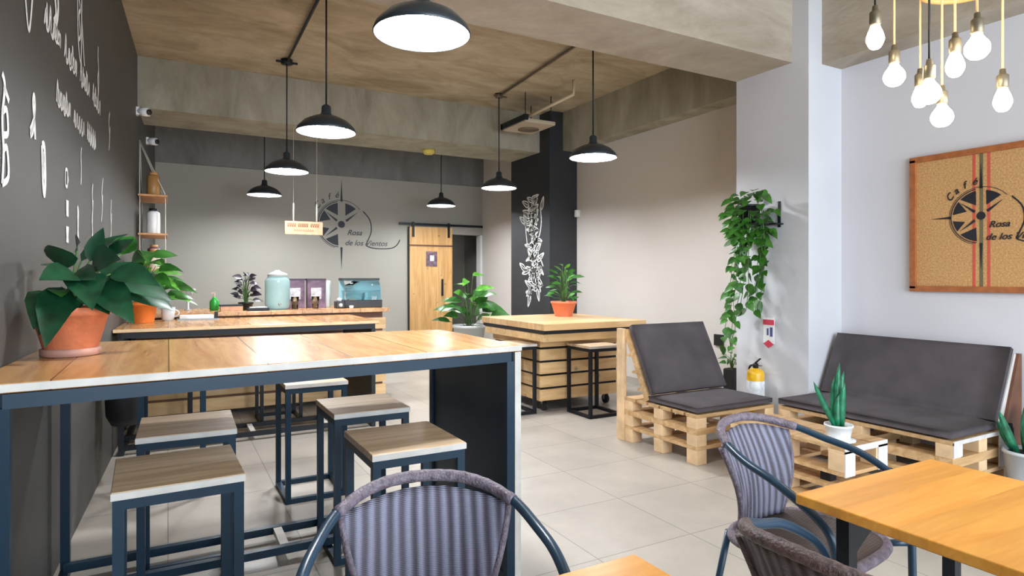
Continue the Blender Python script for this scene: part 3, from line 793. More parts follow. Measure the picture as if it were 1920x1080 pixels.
# ------------------------------------------------------------------ pallet furniture
def pallet_stack(parent, x0, x1, y0, y1, levels, along='X', blkmat=PALLETB, top_mat=PALLET):
    """levels: list of ('block', z0, z1) / ('board', z0, z1)"""
    bw = 0.10
    for kind, z0, z1 in levels:
        if kind == 'block':
            n = 3 if (x1 - x0) > 0.6 else 2; k = 3
            xs = [x0 + (x1 - x0 - bw) * i / (n - 1) for i in range(n)]
            ys = [y0 + (y1 - y0 - bw) * i / (k - 1) for i in range(k)]
            for x in xs:
                for y in ys: MB().box(x, x + bw, y, y + bw, z0, z1).build('block', blkmat, parent, bevel=0.004)
        elif kind == 'board':
            for i in range(3):
                y = y0 + (y1 - y0 - bw) * i / 2
                MB().box(x0, x1, y, y + bw, z0, z1).build('stringer_board', top_mat, parent, bevel=0.002)
            if along == 'Y':
                for x in (x0, x1 - bw):
                    for ya, yb in ((y0 + bw, (y0 + y1 - bw) / 2), ((y0 + y1 + bw) / 2, y1 - bw)):
                        MB().box(x, x + bw, ya, yb, z0 + .001, z1 - .001).build('cross_board', top_mat, parent)
            else:
                for x in (x0, x1 - bw):
                    for ya, yb in ((y0 + bw, (y0 + y1 - bw) / 2), ((y0 + y1 + bw) / 2, y1 - bw)):
                        MB().box(x, x + bw, ya, yb, z0 + .001, z1 - .001).build('cross_board', top_mat, parent)
        else:
            if along == 'Y':
                n = max(3, int((x1 - x0) / 0.13)); w = (x1 - x0) / n
                for i in range(n): MB().box(x0 + i * w, x0 + (i + 1) * w - 0.02 * (i < n - 1), y0, y1, z0, z1).build('deck_board', top_mat, parent, bevel=0.002)
            else:
                n = max(3, int((y1 - y0) / 0.13)); w = (y1 - y0) / n
                for i in range(n): MB().box(x0, x1, y0 + i * w, y0 + (i + 1) * w - 0.02 * (i < n - 1), z0, z1).build('deck_board', top_mat, parent, bevel=0.002)

def cushion(parent, name, L, W, T, M, mat=CUSH):
    """puffed rectangular cushion L(x) W(y) T(z), transformed by M"""
    n, k = 14, 10; vs = []; fs = []
    for side in (1, -1):
        for i in range(n + 1):
            for j in range(k + 1):
                u, v = i / n * 2 - 1, j / k * 2 - 1
                e = (1 - abs(u) ** 8) * (1 - abs(v) ** 8)
                vs.append((u * L / 2, v * W / 2, side * T / 2 * (0.55 + 0.45 * e ** 0.5)))
    S = (n + 1) * (k + 1)
    for i in range(n):
        for j in range(k):
            a = i * (k + 1) + j
            fs.append((a, a + k + 1, a + k + 2, a + 1)); fs.append((S + a, S + a + 1, S + a + k + 2, S + a + k + 1))
    for i in range(n):
        for j in (0, k):
            a, b = i * (k + 1) + j, (i + 1) * (k + 1) + j
            fs.append((a, S + a, S + b, b) if j else (a, b, S + b, S + a))
    for j in range(k):
        for i in (0, n):
            a, b = i * (k + 1) + j, i * (k + 1) + j + 1
            fs.append((a, b, S + b, S + a) if i else (a, S + a, S + b, b))
    return MB().add(vs, fs, True, M).build(name, mat, parent)

LV3 = [('block', 0, .105), ('board', .105, .13), ('block', .13, .216), ('board', .216, .258), ('block', .258, .335), ('deck', .335, .36)]
ac = thing('pallet_armchair', 'single pallet wood lounge chair with charcoal cushions beside the crate bar', 'armchair', (3.30, 3.24, 0))
pallet_stack(ac, 0, .82, 0, .80, LV3)
cushion(ac, 'seat_cushion', .80, .52, .065, Matrix.Translation((.41, .265, .392)))
p0, p1 = Vector((0.41, .475, .43)), Vector((0.41, .74, .95))
ang = math.atan2(p1.z - p0.z, p1.y - p0.y)
cushion(ac, 'back_cushion', .80, (p1 - p0).length, .075, Matrix.Translation((p0 + p1) / 2) @ Matrix.Rotation(ang, 4, 'X'))
# leaning back pallet and side brace
bk = MB(); nrm = Vector((0, math.sin(ang), -math.cos(ang)))
for x in (0.01, .36, .73):
    bk.sqbar(Vector((x + .03, p0.y, p0.z - .03)) + nrm * .065, Vector((x + .03, p1.y, p1.z - .01)) + nrm * .065, .07, .05)
for k in range(4):
    q = p0.lerp(p1, .12 + k * .25) + nrm * .10
    bk.sqbar((0, q.y, q.z), (.80, q.y, q.z), .09, .018)
bk.build('back_frame', PALLET, ac)
for x in (-.02, .78):
    MB().box(x, x + .04, .80, .88, 0, .92).build('back_post', PALLETB, ac, bevel=0.003)

sf = thing('pallet_sofa', 'long pallet wood sofa with charcoal seat and back cushions against the white wall', 'sofa', (4.12, 1.98, 0))
pallet_stack(sf, 0, .72, 0, 1.22, [('block', 0.03, .105), ('board', .105, .13), ('block', .13, .195), ('board', .195, .250), ('block', .250, .335), ('deck', .335, .36)], along='Y')
SW = 1.21
cushion(sf, 'seat_cushion', .60, SW, .075, Matrix.Translation((.295, .61, .395)))
q0, q1 = Vector((.53, .61, .42)), Vector((.745, .61, .88))
ang2 = math.atan2(q1.z - q0.z, q1.x - q0.x)
cushion(sf, 'back_cushion', (q1 - q0).length, SW, .075, Matrix.Translation((q0 + q1) / 2) @ Matrix.Rotation(-ang2, 4, 'Y'))
nrm = Vector((math.sin(ang2), 0, -math.cos(ang2)))
WWW = plain('white_washed_wood', (0.62, 0.58, 0.55), 0.6, 0, 0.12, 9)
for y in (.03, .6, 1.17):
    MB().sqbar(Vector((q0.x, y, q0.z)) + nrm * .06, Vector((q1.x, y, q1.z - .02)) + nrm * .06, .05, .05).build('back_post', WWW, sf)
for y in (-.012, 1.205):
    MB().poly_extrude([(.60, y, .37), (.80, y, .84), (.835, y, .84), (.835, y, .05), (.73, y, .05), (.73, y, .36)][::-1], (0, .025, 0)).build('side_board', PALLETD, sf)
MB().tube(catmull([(.66, -.02, .40), (.655, -.035, .30), (.67, -.03, .22)], 4), .012, 6).build('strap', BLACK, sf)
MB().box(.0, .10, -.006, 0, .26, .35).build('white_end_block', plain('white_washed_wood', (0.62, 0.58, 0.55)), sf)
MB().box(.0, .66, -.008, 0, .335, .36).build('white_end_board', plain('white_washed_wood', (0.62, 0.58, 0.55)), sf)
MB().box(.55, .66, -.006, 0, .13, .335).build('white_end_block', plain('white_washed_wood', (0.62, 0.58, 0.55)), sf)

kt = thing('pallet_coffee_table', 'low pallet wood coffee table in front of the sofa carrying a small white pot', 'table', (3.28, 2.12, 0))
pallet_stack(kt, 0, .40, 0, .80, [('board', .05, .072), ('block', .072, .15), ('deck', .15, .172), ('board', .235, .257), ('block', .257, .365), ('deck', .378, .40)], along='Y')
MB().box(0, .40, 0, .10, .365, .378).box(0, .40, .35, .45, .365, .378).box(0, .40, .70, .80, .365, .378).build('cross_boards', PALLETB, kt)
for x, y in ((.08, .15), (.32, .15), (.08, .65), (.32, .65)):
    MB().box(x - .03, x + .03, y - .03, y + .03, .172, .235).build('spacer', BLACK, kt)
    MB().lathe([(.025, 0), (.025, .05)], 10, (x, y, 0)).build('foot', BLACK, kt)
MB().box(.0, .09, -.006, 0, .235, .378).box(.31, .40, -.006, 0, .235, .378).box(0, .40, -.006, 0, .366, .40).build('white_end', plain('white_washed_wood', (0.62, 0.58, 0.55)), kt)

# ------------------------------------------------------------------ plants
def pot(parent, r0, r1, h, mat, soil=True, rim=0.02, name='pot', seg=28):
    o = MB().lathe([(r0 * .98, 0), (r0, .005), (r1 * .94, h - rim), (r1, h - rim), (r1, h), (r1 * .90, h), (r1 * .86, h - .03)], seg).build(name, mat, parent)
    if soil: MB().lathe([(r1 * .85, h - .04), (r1 * .85, h - .022)], seg).build('soil', SOIL, parent)
    return o
def foliage(parent, base_z, leaves, mat, stem_r=.004, nm='leaves', stemmat=STEM, shape=None, origin=(0, 0), minx=None):
    """leaves: list of (attach point, direction, length, width, droop)"""
    lm, stm = MB(), MB()
    rk = random.Random(len(leaves) * 7 + int(base_z * 100))
    for a, d, L, W, dr_ in leaves:
        if minx is not None and (a[0] + d[0] * L < minx): d = (abs(d[0]) * .4, d[1], d[2]); a = (max(a[0], minx + .05), a[1], a[2])
        a = Vector(a); o = Vector((origin[0] + a.x * .12, origin[1] + a.y * .12, base_z))
        mid = (o + a) / 2 + Vector((0, 0, .03)) + Vector((a.x - origin[0], a.y - origin[1], 0)) * -.12
        stm.tube(catmull([o, mid, a], 4), stem_r, 5)
        lm.leaf(a, d, (rk.uniform(-.3, .3), -rk.uniform(.2, 1.3), .75), L, W, dr_, .12, shape)
    lm.build(nm, mat, parent); stm.build('stems', stemmat, parent)

# big philodendron on the near bar table
p = thing('potted_philodendron', 'large terracotta pot of broad dark glossy leaves on the near bar table', 'plant', (-0.325, 2.90, 1.05))
pot(p, .082, .130, .185, TERRA, rim=.03)
MB().lathe([(.088, 0), (.098, .004), (.098, .028), (.092, .03)], 28).build('saucer', SAUCER, p)
LV = [((.00, -.02, .30), (-.75, -.45, .10), .17, .12, .25), ((.03, .03, .36), (.45, .25, .45), .23, .12, .15), ((.09, .0, .33), (.95, -.15, -.30), .27, .15, .2),
      ((.04, -.06, .30), (.25, -.95, -.05), .20, .14, .55), ((-.02, -.08, .26), (-.1, -.8, -.5), .22, .12, .4), ((.09, -.06, .27), (.6, -.6, -.35), .19, .13, .4),
      ((.10, .08, .30), (.85, .5, -.1), .22, .13, .3), ((-.03, .06, .34), (-.3, .8, .3), .20, .12, .3), ((.06, .0, .36), (.3, .0, .9), .14, .07, .0),
      ((.12, .02, .38), (.7, .1, .7), .12, .09, .1), ((-.05, -.03, .24), (-.2, -1., -.2), .18, .13, .5), ((.05, -.02, .24), (.5, -.8, -.1), .16, .12, .4), ((.02, .0, .40), (.1, -.5, .5), .14, .09, .5)]
LV += [((.0, -.05, .22), (-.35, -.9, -.25), .19, .14, .4), ((.03, -.09, .30), (-.5, -.7, .2), .17, .13, .3), ((.13, -.03, .31), (.8, -.5, .1), .20, .13, .35), ((-.02, .02, .33), (-.2, -.5, .6), .16, .12, .2), ((.07, -.03, .34), (.4, -.5, .4), .19, .13, .4), ((.15, .03, .26), (.9, -.1, -.1), .20, .13, .4)]
foliage(p, .16, LV, LEAFD, minx=-.10)
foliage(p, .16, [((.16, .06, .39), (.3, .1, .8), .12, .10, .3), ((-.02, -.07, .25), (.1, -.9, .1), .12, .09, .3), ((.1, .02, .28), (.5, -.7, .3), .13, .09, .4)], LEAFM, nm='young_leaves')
def bushy(parent, z0, n, rad, h, L, W, mat, seed, droop=.4, shape=None, up=0.35, nm='leaves', zlow=0.03, ox=0, oy=0, minx=None):
    rnd = random.Random(seed); out = []
    for i in range(n):
        a = i * 2.399 + rnd.uniform(-.3, .3); t = (i + .5) / n
        rr = rad * (0.25 + .75 * (1 - t) ** .5) * rnd.uniform(.5, 1)
        zz = z0 + zlow + h * t ** .8
        out.append(((ox + rr * math.cos(a) * .6, oy + rr * math.sin(a) * .6, zz), (math.cos(a), math.sin(a), up + rnd.uniform(-.3, .5)), L * rnd.uniform(.7, 1.15), W * rnd.uniform(.7, 1.1), droop * rnd.uniform(.4, 1.3)))
    foliage(parent, z0, out, mat, .003, nm, shape=shape, origin=(ox, oy), minx=minx)
LANCE = [(0, .05), (.2, .6), (.45, 1), (.75, .7), (1, 0)]
BLADE = [(0, .55), (.3, .95), (.6, 1), (.85, .6), (1, 0)]
p = thing('potted_pothos', 'bright orange pot of leafy green plant on the farther bar table beside the chalk wall', 'plant', (-0.19, 6.22, 0.955))
pot(p, .085, .115, .18, TERRA2, rim=.03)
bushy(p, .15, 24, .34, .42, .24, .13, LEAFM, 5, .5, minx=-.12)
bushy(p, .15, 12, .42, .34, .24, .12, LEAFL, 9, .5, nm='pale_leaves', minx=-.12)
p = thing('potted_shrub', 'terracotta bowl pot with green leafy plant standing on the crate bar', 'plant', (3.97, 5.95, 0.90))
pot(p, .10, .15, .17, plain('salmon_terracotta', (.72, .20, .10), .6), rim=.025)
bushy(p, .14, 26, .22, .34, .17, .055, LEAFM, 12, .5, LANCE, .5)
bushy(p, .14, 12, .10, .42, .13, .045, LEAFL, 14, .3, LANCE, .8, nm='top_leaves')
MB().tube(catmull([(0.02, 0, .14), (.05, .02, .4), (.02, 0, .56)], 4), .008, 6).build('trunk', STEM, p)
p = thing('floor_planter', 'tall grey planter with broad green leaves behind the crate bar near the doorway', 'plant', (3.78, 8.10, 0))
pot(p, .16, .24, .66, plain('grey_white_planter', (.55, .57, .56), .5), rim=.04)
bushy(p, .62, 22, .62, .42, .38, .17, LEAFM, 21, .5)
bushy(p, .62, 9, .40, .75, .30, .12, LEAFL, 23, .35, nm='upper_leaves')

# snake plants
def snake(parent, z0, blades, mat=LEAFS):
    m_ = MB()
    for x, y, dx, dy, L, W in blades:
        m_.leaf((x, y, z0), (dx, dy, 1), (dy + .3, -dx + .8, .2), L, W, 0.0, .25, BLADE)
    m_.build('leaves', mat, parent, solid=0.002)
p = thing('potted_snake_plant', 'small white pot with upright green snake plant on the pallet coffee table', 'plant', (3.41, 2.24, 0.40))
pot(p, .058, .078, .095, WHITEC, rim=.012)
MB().lathe([(.08, 0), (.09, .003), (.09, .010), (.07, .012)], 24).build('saucer', WHITEC, p)
snake(p, .07, [(0, 0, .02, .0, .38, .045), (.02, .01, .10, -.02, .33, .04), (-.01, .01, .04, .05, .30, .05), (.01, -.02, -.02, -.05, .27, .045), (-.02, 0, -.60, .1, .33, .036), (.0, .02, .08, .03, .24, .05), (-.015, -.01, .03, 0, .2, .05)])
p = thing('potted_snake_plant', 'white tub with green snake plant on the floor at the right end of the sofa', 'plant', (4.68, 1.82, 0))
pot(p, .105, .138, .27, plain('pale_blue_tub', (.66, .70, .76), .35), rim=.02)
snake(p, .24, [(0, 0, .05, .05, .30, .06), (-.05, .03, -.35, .25, .30, .05), (.03, -.05, .2, -.3, .28, .06), (.04, .03, .3, .1, .33, .06), (-.04, -.04, -.2, -.2, .24, .05), (-.02, .06, -.25, .4, .22, .05)])

# trailing pothos on a wall bracket
p = thing('trailing_pothos', 'trailing pothos hanging in long strands from a bracket on the white pillar', 'plant', (4.54, 3.66, 1.79))
MB().lathe([(.07, 0), (.10, .14), (.105, .14), (.105, .155), (.09, .155)], 20, (-.17, .03, 0.02)).build('pot', BLACKP, p)
lm, sm_ = MB(), MB(); rnd = random.Random(31)
HEART = [(0, .3), (.1, .85), (.3, 1), (.6, .75), (.85, .3), (1, 0)]
for i in range(115):
    a = rnd.uniform(0, 2 * PI); r_ = .25 * math.sqrt(rnd.random()); z = rnd.uniform(-.15, .30)
    sh = .45 + .55 * max(0, 1 - abs(z - .08) / .3)
    x = -.18 + r_ * math.cos(a) * sh * .75; y = .02 + r_ * math.sin(a) * sh
    if x > -.03: x = -.03
    d = (math.cos(a) - .7, math.sin(a), rnd.uniform(-.9, .2))
    lm.leaf((x, y, z), d, (-.6, -.3, .8), rnd.uniform(.07, .11), rnd.uniform(.055, .085), .3, .1, HEART)
for k in range(13):
    a = rnd.uniform(-2.4, 2.4) + PI; L = rnd.uniform(.35, 1.35) if k > 4 else rnd.uniform(1.05, 1.42)
    x0, y0 = -.17 + .10 * math.cos(a), .03 + .15 * math.sin(a); L = min(L, .85) if y0 < .0 else L
    pts = []; n = int(L / .075); x, y = x0, y0
    for i in range(n + 1):
        t = i / n
        x += rnd.uniform(-.012, .012); y += rnd.uniform(-.014, .014) + (.010 if i > 4 else 0)
        x = min(x, -.03)
        pts.append((x, y, .12 - L * t))
    sm_.tube(pts, .003, 5)
    for i, q in enumerate(pts[1:]):
        if rnd.random() < .12: continue
        b = rnd.uniform(0, 2 * PI); sz = rnd.uniform(.065, .10)
        lm.leaf(q, (math.cos(b) - .6, math.sin(b), rnd.uniform(-1.0, -.3)), (-.7, -.3, .7), sz, sz * .8, .2, .1, HEART)
lm.build('leaves', plain('pothos_leaf', (.035, .135, .015), .38, 0, .6, 10), p); sm_.build('vines', STEM, p)
MB().box(-.26, 0, -.12, .12, 0, .012).build('shelf_bracket', BLACK, p)
MB().box(-.012, 0, -.16, -.14, -.02, .20).box(-.10, 0, -.185, -.12, -.0, .012).build('wall_arm', BLACK, p)

p = thing('narrow_planter', 'narrow black planter with drooping leaves by the right wall behind the trailing pothos', 'plant', (4.99, 4.42, 0))
MB().box(-.06, .06, -.06, .06, 0, .42).build('planter', BLACKP, p, bevel=.004)
MB().box(-.05, .05, -.05, .05, .42, .425).build('soil', SOIL, p)
bushy(p, .42, 12, .14, .12, .10, .06, LEAFM, 41, .6)
tag(MB().box(5.095, 5.12, 4.64, 4.76, .62, .74).build('wall_outlet', BLACKP, bevel=.004), 'black square outlet box on the right wall between lounge chair and trailing plant', 'outlet')

# ------------------------------------------------------------------ fire extinguisher and sign
e = thing('fire_extinguisher', 'yellow fire extinguisher with white label at the foot of the white pillar', 'extinguisher', (4.42, 3.66, 0.06))
YEL = plain('extinguisher_yellow', (.85, .48, .02), .3)
MB().lathe([(.06, 0), (.072, .01), (.072, .45), (.068, .475), (.045, .50), (.02, .505), (.018, .51)], 24).build('cylinder', YEL, e)
MB().lathe([(.0735, .20), (.0735, .40)], 24, caps=False).build('label', plain('white_label', (.75, .78, .85), .5, 0, .25, 25), e)
MB().lathe([(.02, .505), (.024, .51), (.024, .54), (.012, .55)], 12).build('valve', BLACK, e)
MB().box(.06, .12, -.03, .03, .10, .13).build('wall_bracket', BLACK, e)
MB().box(-.09, .10, -.09, .09, -.06, 0).build('floor_stand', BLACK, e)
MB().sqbar((.0, 0, .55), (-.05, -.09, .60), .016, .006).sqbar((0, 0, .53), (-.05, -.10, .54), .016, .006).build('handle', BLACK, e)
MB().tube(catmull([(.0, .02, .53), (.02, .08, .50), (.03, .09, .38), (.03, .085, .2)], 5), .009, 6).build('hose', BLACK, e)
sg = thing('extinguisher_sign', 'small white and red fire extinguisher sign on the white pillar', 'sign', (4.54, 3.61, .875))
MB().box(-.004, 0, -.045, .065, -.10, .12).build('sign_board', WHITEP, sg)
RED = plain('sign_red', (.62, .05, .09), .5)
MB().box(-.006, -.004, -.045, .065, .06, .105).build('red_band', RED, sg)
MB().poly_extrude([(-.004, .01, -.14), (-.004, .062, -.105), (-.004, .01, -.07), (-.004, -.042, -.105)], (-.003, 0, 0)).build('red_diamond', RED, sg)
MB().box(-.006, -.004, -.03, -.005, -.04, .04).box(-.006, -.004, .01, .028, -.03, .03).build('pictogram', plain('sign_navy', (.06, .07, .2), .5), sg)

# ------------------------------------------------------------------ pendant lamps
def make_pendant(zr, ztop):
    """origin at rim centre height 0"""
    t = thing('pendant_lamp', '', 'lamp')
    MB().lathe([(.222, 0), (.226, .004), (.215, .035), (.165, .085), (.10, .118), (.055, .130), (.038, .15), (.035, .20), (.02, .215), (.0, .216)], 36, caps=False).build('shade', SHADE, t)
    MB().lathe([(.219, .002), (.209, .034), (.160, .080), (.095, .112), (.0, .118)], 36, caps=False).build('shade_lining', SHADEIN, t)
    MB().lathe([(.0, .040), (.13, .044), (.145, .052), (.13, .060), (0, .062)], 36, caps=False).build('diffuser', DIFF, t)
    MB().tube([(0, 0, .21), (0, 0, ztop - zr)], .007, 6).build('cord', BLACK, t)
    MB().lathe([(.05, 0), (.05, -.015), (.02, -.035), (0.004, -.036)], 16, (0, 0, ztop - zr)).build('ceiling_rose', BLACK, t)
    return t
ZR = 2.47
l0 = make_pendant(ZR, ZC)
LP = [((1.03, 2.72), 'dark dome pendant lamp at the top of the picture, nearest and largest'),
      ((1.075, 4.92), 'dark dome pendant lamp second nearest in the left row over the bar tables'),
      ((1.11, 6.97), 'dark dome pendant lamp in the left row, third from the front'),
      ((1.16, 9.12), 'dark dome pendant lamp farthest in the left row, by the hanging wooden sign'),
      ((3.78, 9.14), 'dark dome pendant lamp farthest in the right row, above the pine sliding door'),
      ((3.67, 6.97), 'dark dome pendant lamp in the right row, between sliding door and black column'),
      ((3.51, 4.76), 'dark dome pendant lamp in the right row, in front of the pale right wall')]
for i, ((x, y), lb) in enumerate(LP):
    o = l0 if i == 0 else copy_tree(l0)
    place(o, (x, y, ZR), 0, lb, 'dome pendant lamps over the room')
cd = MB().tube([(1.075, 3.99, ZC - .03), (1.08, 4.92, ZC - .03), (1.11, 6.97, ZC - .03)], .014, 8).lathe([(.05, -.05), (.05, -.0)], 12, (1.075, 4.92, ZC)).lathe([(.06, -.05), (.06, -.0)], 12, (1.11, 6.97, ZC)).sqbar((1.0, 6.97, ZC - .03), (1.22, 6.97, ZC - .03), .02)
tag(cd.build('ceiling_conduit', BLACK), 'dark electrical conduit along the ceiling feeding the left row of lamps', 'conduit')
cd = MB().tube([(3.51, 3.99, ZC - .03), (3.51, 4.76, ZC - .03), (3.67, 6.97, ZC - .03)], .014, 8).lathe([(.05, -.05), (.05, -.0)], 12, (3.67, 6.97, ZC)).sqbar((3.60, 6.97, ZC - .03), (3.78, 6.97, ZC - .03), .02)
tag(cd.build('ceiling_conduit', plain('brown_conduit', (.10, .07, .04), .5)), 'brown electrical conduit along the ceiling feeding the right row of lamps', 'conduit')
tag(MB().lathe([(.09, 0), (.09, -.03), (.06, -.06), (.02, -.065)], 20, (3.20, 8.20, ZB)).build('ceiling_fitting', plain('yellow_fitting', (.62, .48, .10), .4)), 'small round yellow fitting under the far concrete beam', 'fitting')
# flat ceiling unit by the black column
u = thing('ceiling_unit', 'flat beige ceiling unit hung beside the black column top', 'air vent', (4.15, 7.05, 3.29))
MB().box(-.25, .20, -.35, .25, 0, .05).build('panel', plain('beige_plastic', (.45, .38, .28), .5), u, bevel=.012)
MB().lathe([(.14, -.006), (.14, 0), (.10, .001)], 24).build('round_grille', plain('brown_grille', (.16, .11, .07), .5), u)
MB().box(-.27, -.22, -.37, .27, .02, .09).box(-.27, .22, .23, .27, .02, .09).build('dark_bracket', BLACK, u)
for x, y in ((-.22, -.3), (.16, -.3), (.16, .2)): MB().tube([(x, y, .05), (x, y, ZC - 3.29)], .006, 6).build('hanger_rod', BLACK, u)
pz = ZC - .05
tag(MB().tube([(4.18, 6.05, ZC), (4.18, 6.05, 3.50), (3.95, 6.72, 3.36)], .022, 8).build('drain_pipe', plain('beige_pipe', (.50, .42, .30), .5)), 'beige pipe dropping from the ceiling to the flat ceiling unit', 'pipe')

# ------------------------------------------------------------------ bare bulb cluster
BG = 'bare bulb cluster above the seating'
def make_bulb(long_):
    t = thing('bulb_pendant', '', 'lamp')
    if long_: prof = [(.0, 0), (.018, .006), (.030, .028), (.032, .045), (.026, .068), (.018, .088), (.016, .10)]
    else: prof = [(.0, 0), (.022, .005), (.038, .024), (.041, .042), (.036, .060), (.022, .080), (.016, .092)]
    prof = [(max(q.x, 0), q.y) for q in catmull([(a_, b_, 0) for a_, b_ in prof], 4)]
    MB().lathe(prof, 24, (0, 0, -.10), caps=False).build('bulb', BULB, t)
    MB().lathe([(.017, -.006), (.021, 0), (.021, .045), (.017, .05), (.012, .052), (.010, .072), (.004, .075)], 16).build('socket', BRASS, t)
    return t
BL = [(2.44, 1.45, 2.246, True, BLACK, 'bare bulb on a cord, leftmost of the cluster and with the highest dark socket'),
      (2.659, 1.50, 2.147, False, CORDT, 'bare round bulb with brass socket, second from the left of the cluster'),
      (2.912, 1.531, 2.098, True, CORDT, 'bare bulb partly hidden behind another in the middle of the cluster'),
      (2.572, 1.319, 2.017, False, BLACK, 'bare round bulb overlapping the one behind it in the middle of the cluster'),
      (2.833, 1.403, 1.977, False, CORDT, 'bare round bulb hanging lowest in the cluster'),
      (2.66, 1.271, 2.12, True, CORDT, 'bare long bulb just left of the highest right round bulb'),
      (2.62, 1.178, 2.154, False, CORDT, 'bare round bulb under the wooden ring, high at the right of the cluster'),
      (2.938, 1.231, 2.013, True, CORDT, 'bare bulb hanging alone, rightmost of the cluster')]
bl_, bs_ = None, None
for x, y, zb, lg, cm, lb in BL:
    if lg:
        o = copy_tree(bl_) if bl_ else make_bulb(True); bl_ = bl_ or o
    else:
        o = copy_tree(bs_) if bs_ else make_bulb(False); bs_ = bs_ or o
    place(o, (x, y, zb + .10), 0, lb, BG)
for o in [q for q in COL.objects if q.name.startswith('bulb_pendant') and q.parent is None]:
    z = o.location.z
    dark = o['label'].startswith('bare bulb on a cord') or 'overlapping' in o['label']
    MB().tube([(0, 0, .072), (0, 0, ZC - z)], .0045, 6).build('cord', BLACK if dark else CORDT, o)
rg = MB(); pts = [(2.88 + .17 * math.cos(a * PI / 12), 1.32 + .17 * math.sin(a * PI / 12), 2.555) for a in range(24)]
rg.tube(pts, .014, 8, closed=True); rg.tube([(2.71, 1.32, 2.555), (3.05, 1.32, 2.555)], .010, 6)
for a in (0, 8, 16): rg.tube([pts[a], (2.88, 1.32, ZC)], .003, 5)
tag(rg.build('wooden_ring', plain('ring_wood', (.65, .36, .12), .5)), 'wooden ring hung from the ceiling among the bare bulb cords', 'ring')

# ------------------------------------------------------------------ hanging wooden sign
s = thing('hanging_sign', 'small wooden board sign on two ropes in front of the grey back wall', 'sign', (1.43, 7.6 - .05, 1.93))
SB = plain('sign_board_wood', (.62, .34, .20), .6, 0, .15, 14)
MB().box(-.22, .22, -.012, .012, -.075, .085).build('board', SB, s, bevel=.004)
lt = MB(); so = Vector((-.185, -.0125, .015)); 
for wd, (u0, u1) in enumerate(((0, .10), (.12, .24), (.265, .37))):
    k = int((u1 - u0) / .022)
    for i in range(k):
        uu = u0 + (u1 - u0) * i / k
        stroke(lt, [(uu, 0), (uu, .042), (uu + .013, .042), (uu + .013, .02), (uu + .002, .02), (uu + .014, 0)], .008, so, Vector((1, 0, 0)), UZ, False)
for i in range(9): stroke(lt, [(.07 + i * .026, -.05), (.078 + i * .026, -.025), (.088 + i * .026, -.05)], .007, so, Vector((1, 0, 0)), UZ, False)
lt.build('painted_letters', plain('brown_paint', (.20, .06, .015), .6), s)
for x in (-.12, .15):
    MB().tube([(x, 0, .085), (x, 0, .30)], .010, 6).tube([(x, 0, .30), (x, .0, ZB - 1.93)], .0035, 5).build('rope', plain('pale_rope', (.55, .52, .46), .9), s)
s.location.y = 7.75

# ------------------------------------------------------------------ rope shelf on the chalk wall
rs = thing('rope_shelf', 'hanging rope and wood shelf on the black wall holding jars', 'shelf', (wlx(7.75), 7.75, 0))
SHW = plain('shelf_wood', (.58, .30, .12), .5, 0, .2, 12)
SZ = (2.20, 1.80, 1.42)
for z in SZ: MB().box(.005, .27, -.36, .36, z - .02, z).build('shelf_board', SHW, rs, bevel=.003)
rp_ = MB()
for y in (-.33, .33):
    for x in (.02, .25):
        rp_.tube([(x, y, 1.38), (x, y, 2.20)], .006, 6)
        rp_.tube([(x, y, 2.20), (.01, y * .25, 2.80)], .006, 6)
rp_.build('rope', plain('pale_rope', (.55, .52, .46), .9), rs)
jarm = [plain('amber_packet', (.42, .22, .07), .4), plain('plum_packet', (.16, .09, .14), .4), WHITEP, plain('dark_jar', (.05, .04, .04), .3), plain('cream_packet', (.60, .50, .38), .5)]
rnd = random.Random(5)
jl = {0: 'topmost', 1: 'middle', 2: 'lowest'}
cl = ['amber', 'plum', 'white', 'dark', 'cream']
for si, z in enumerate(SZ):
    for k, y in enumerate((-.25, -.08, .09, .26) if si else (-.22, .16)):
        ci = (si * 2 + k) % 5
        hh = rnd.uniform(.16, .27)
        jx = wlx(7.75) + .14
        j = thing('storage_jar', '%s storage jar on the %s board of the rope shelf, %s from the front' % (cl[ci], jl[si], ['first', 'second', 'third', 'fourth'][k]), 'jar', (jx, 7.75 + y, z), 0, 'jars on the rope shelf')
        MB().lathe([(.055, 0), (.062, .01), (.062, hh - .03), (.035, hh - .01)], 14).build('jar_body', jarm[ci], j)
        MB().lathe([(.038, hh - .01), (.038, hh + .015)], 14).build('lid', SHW if ci != 2 else BLACK, j)
# cameras / speaker
for (y, z, lb) in ((7.45, 3.05, 'white security camera on the black wall under the far concrete beam'), (8.75, 3.0, 'small white camera on the black wall behind the far concrete beam')):
    c = thing('security_camera', lb, 'camera', (wlx(y), y, z), 0, 'wall cameras')
    MB().box(0, .03, -.04, .04, -.04, .04).build('mount', WHITEP, c)
    MB().tube([(.03, 0, 0), (.11, -.06, -.01)], .045, 12).build('camera_body', WHITEP, c)
    MB().tube([(.11, -.06, -.01), (.125, -.07, -.012)], .03, 12).build('lens', BLACKP, c)
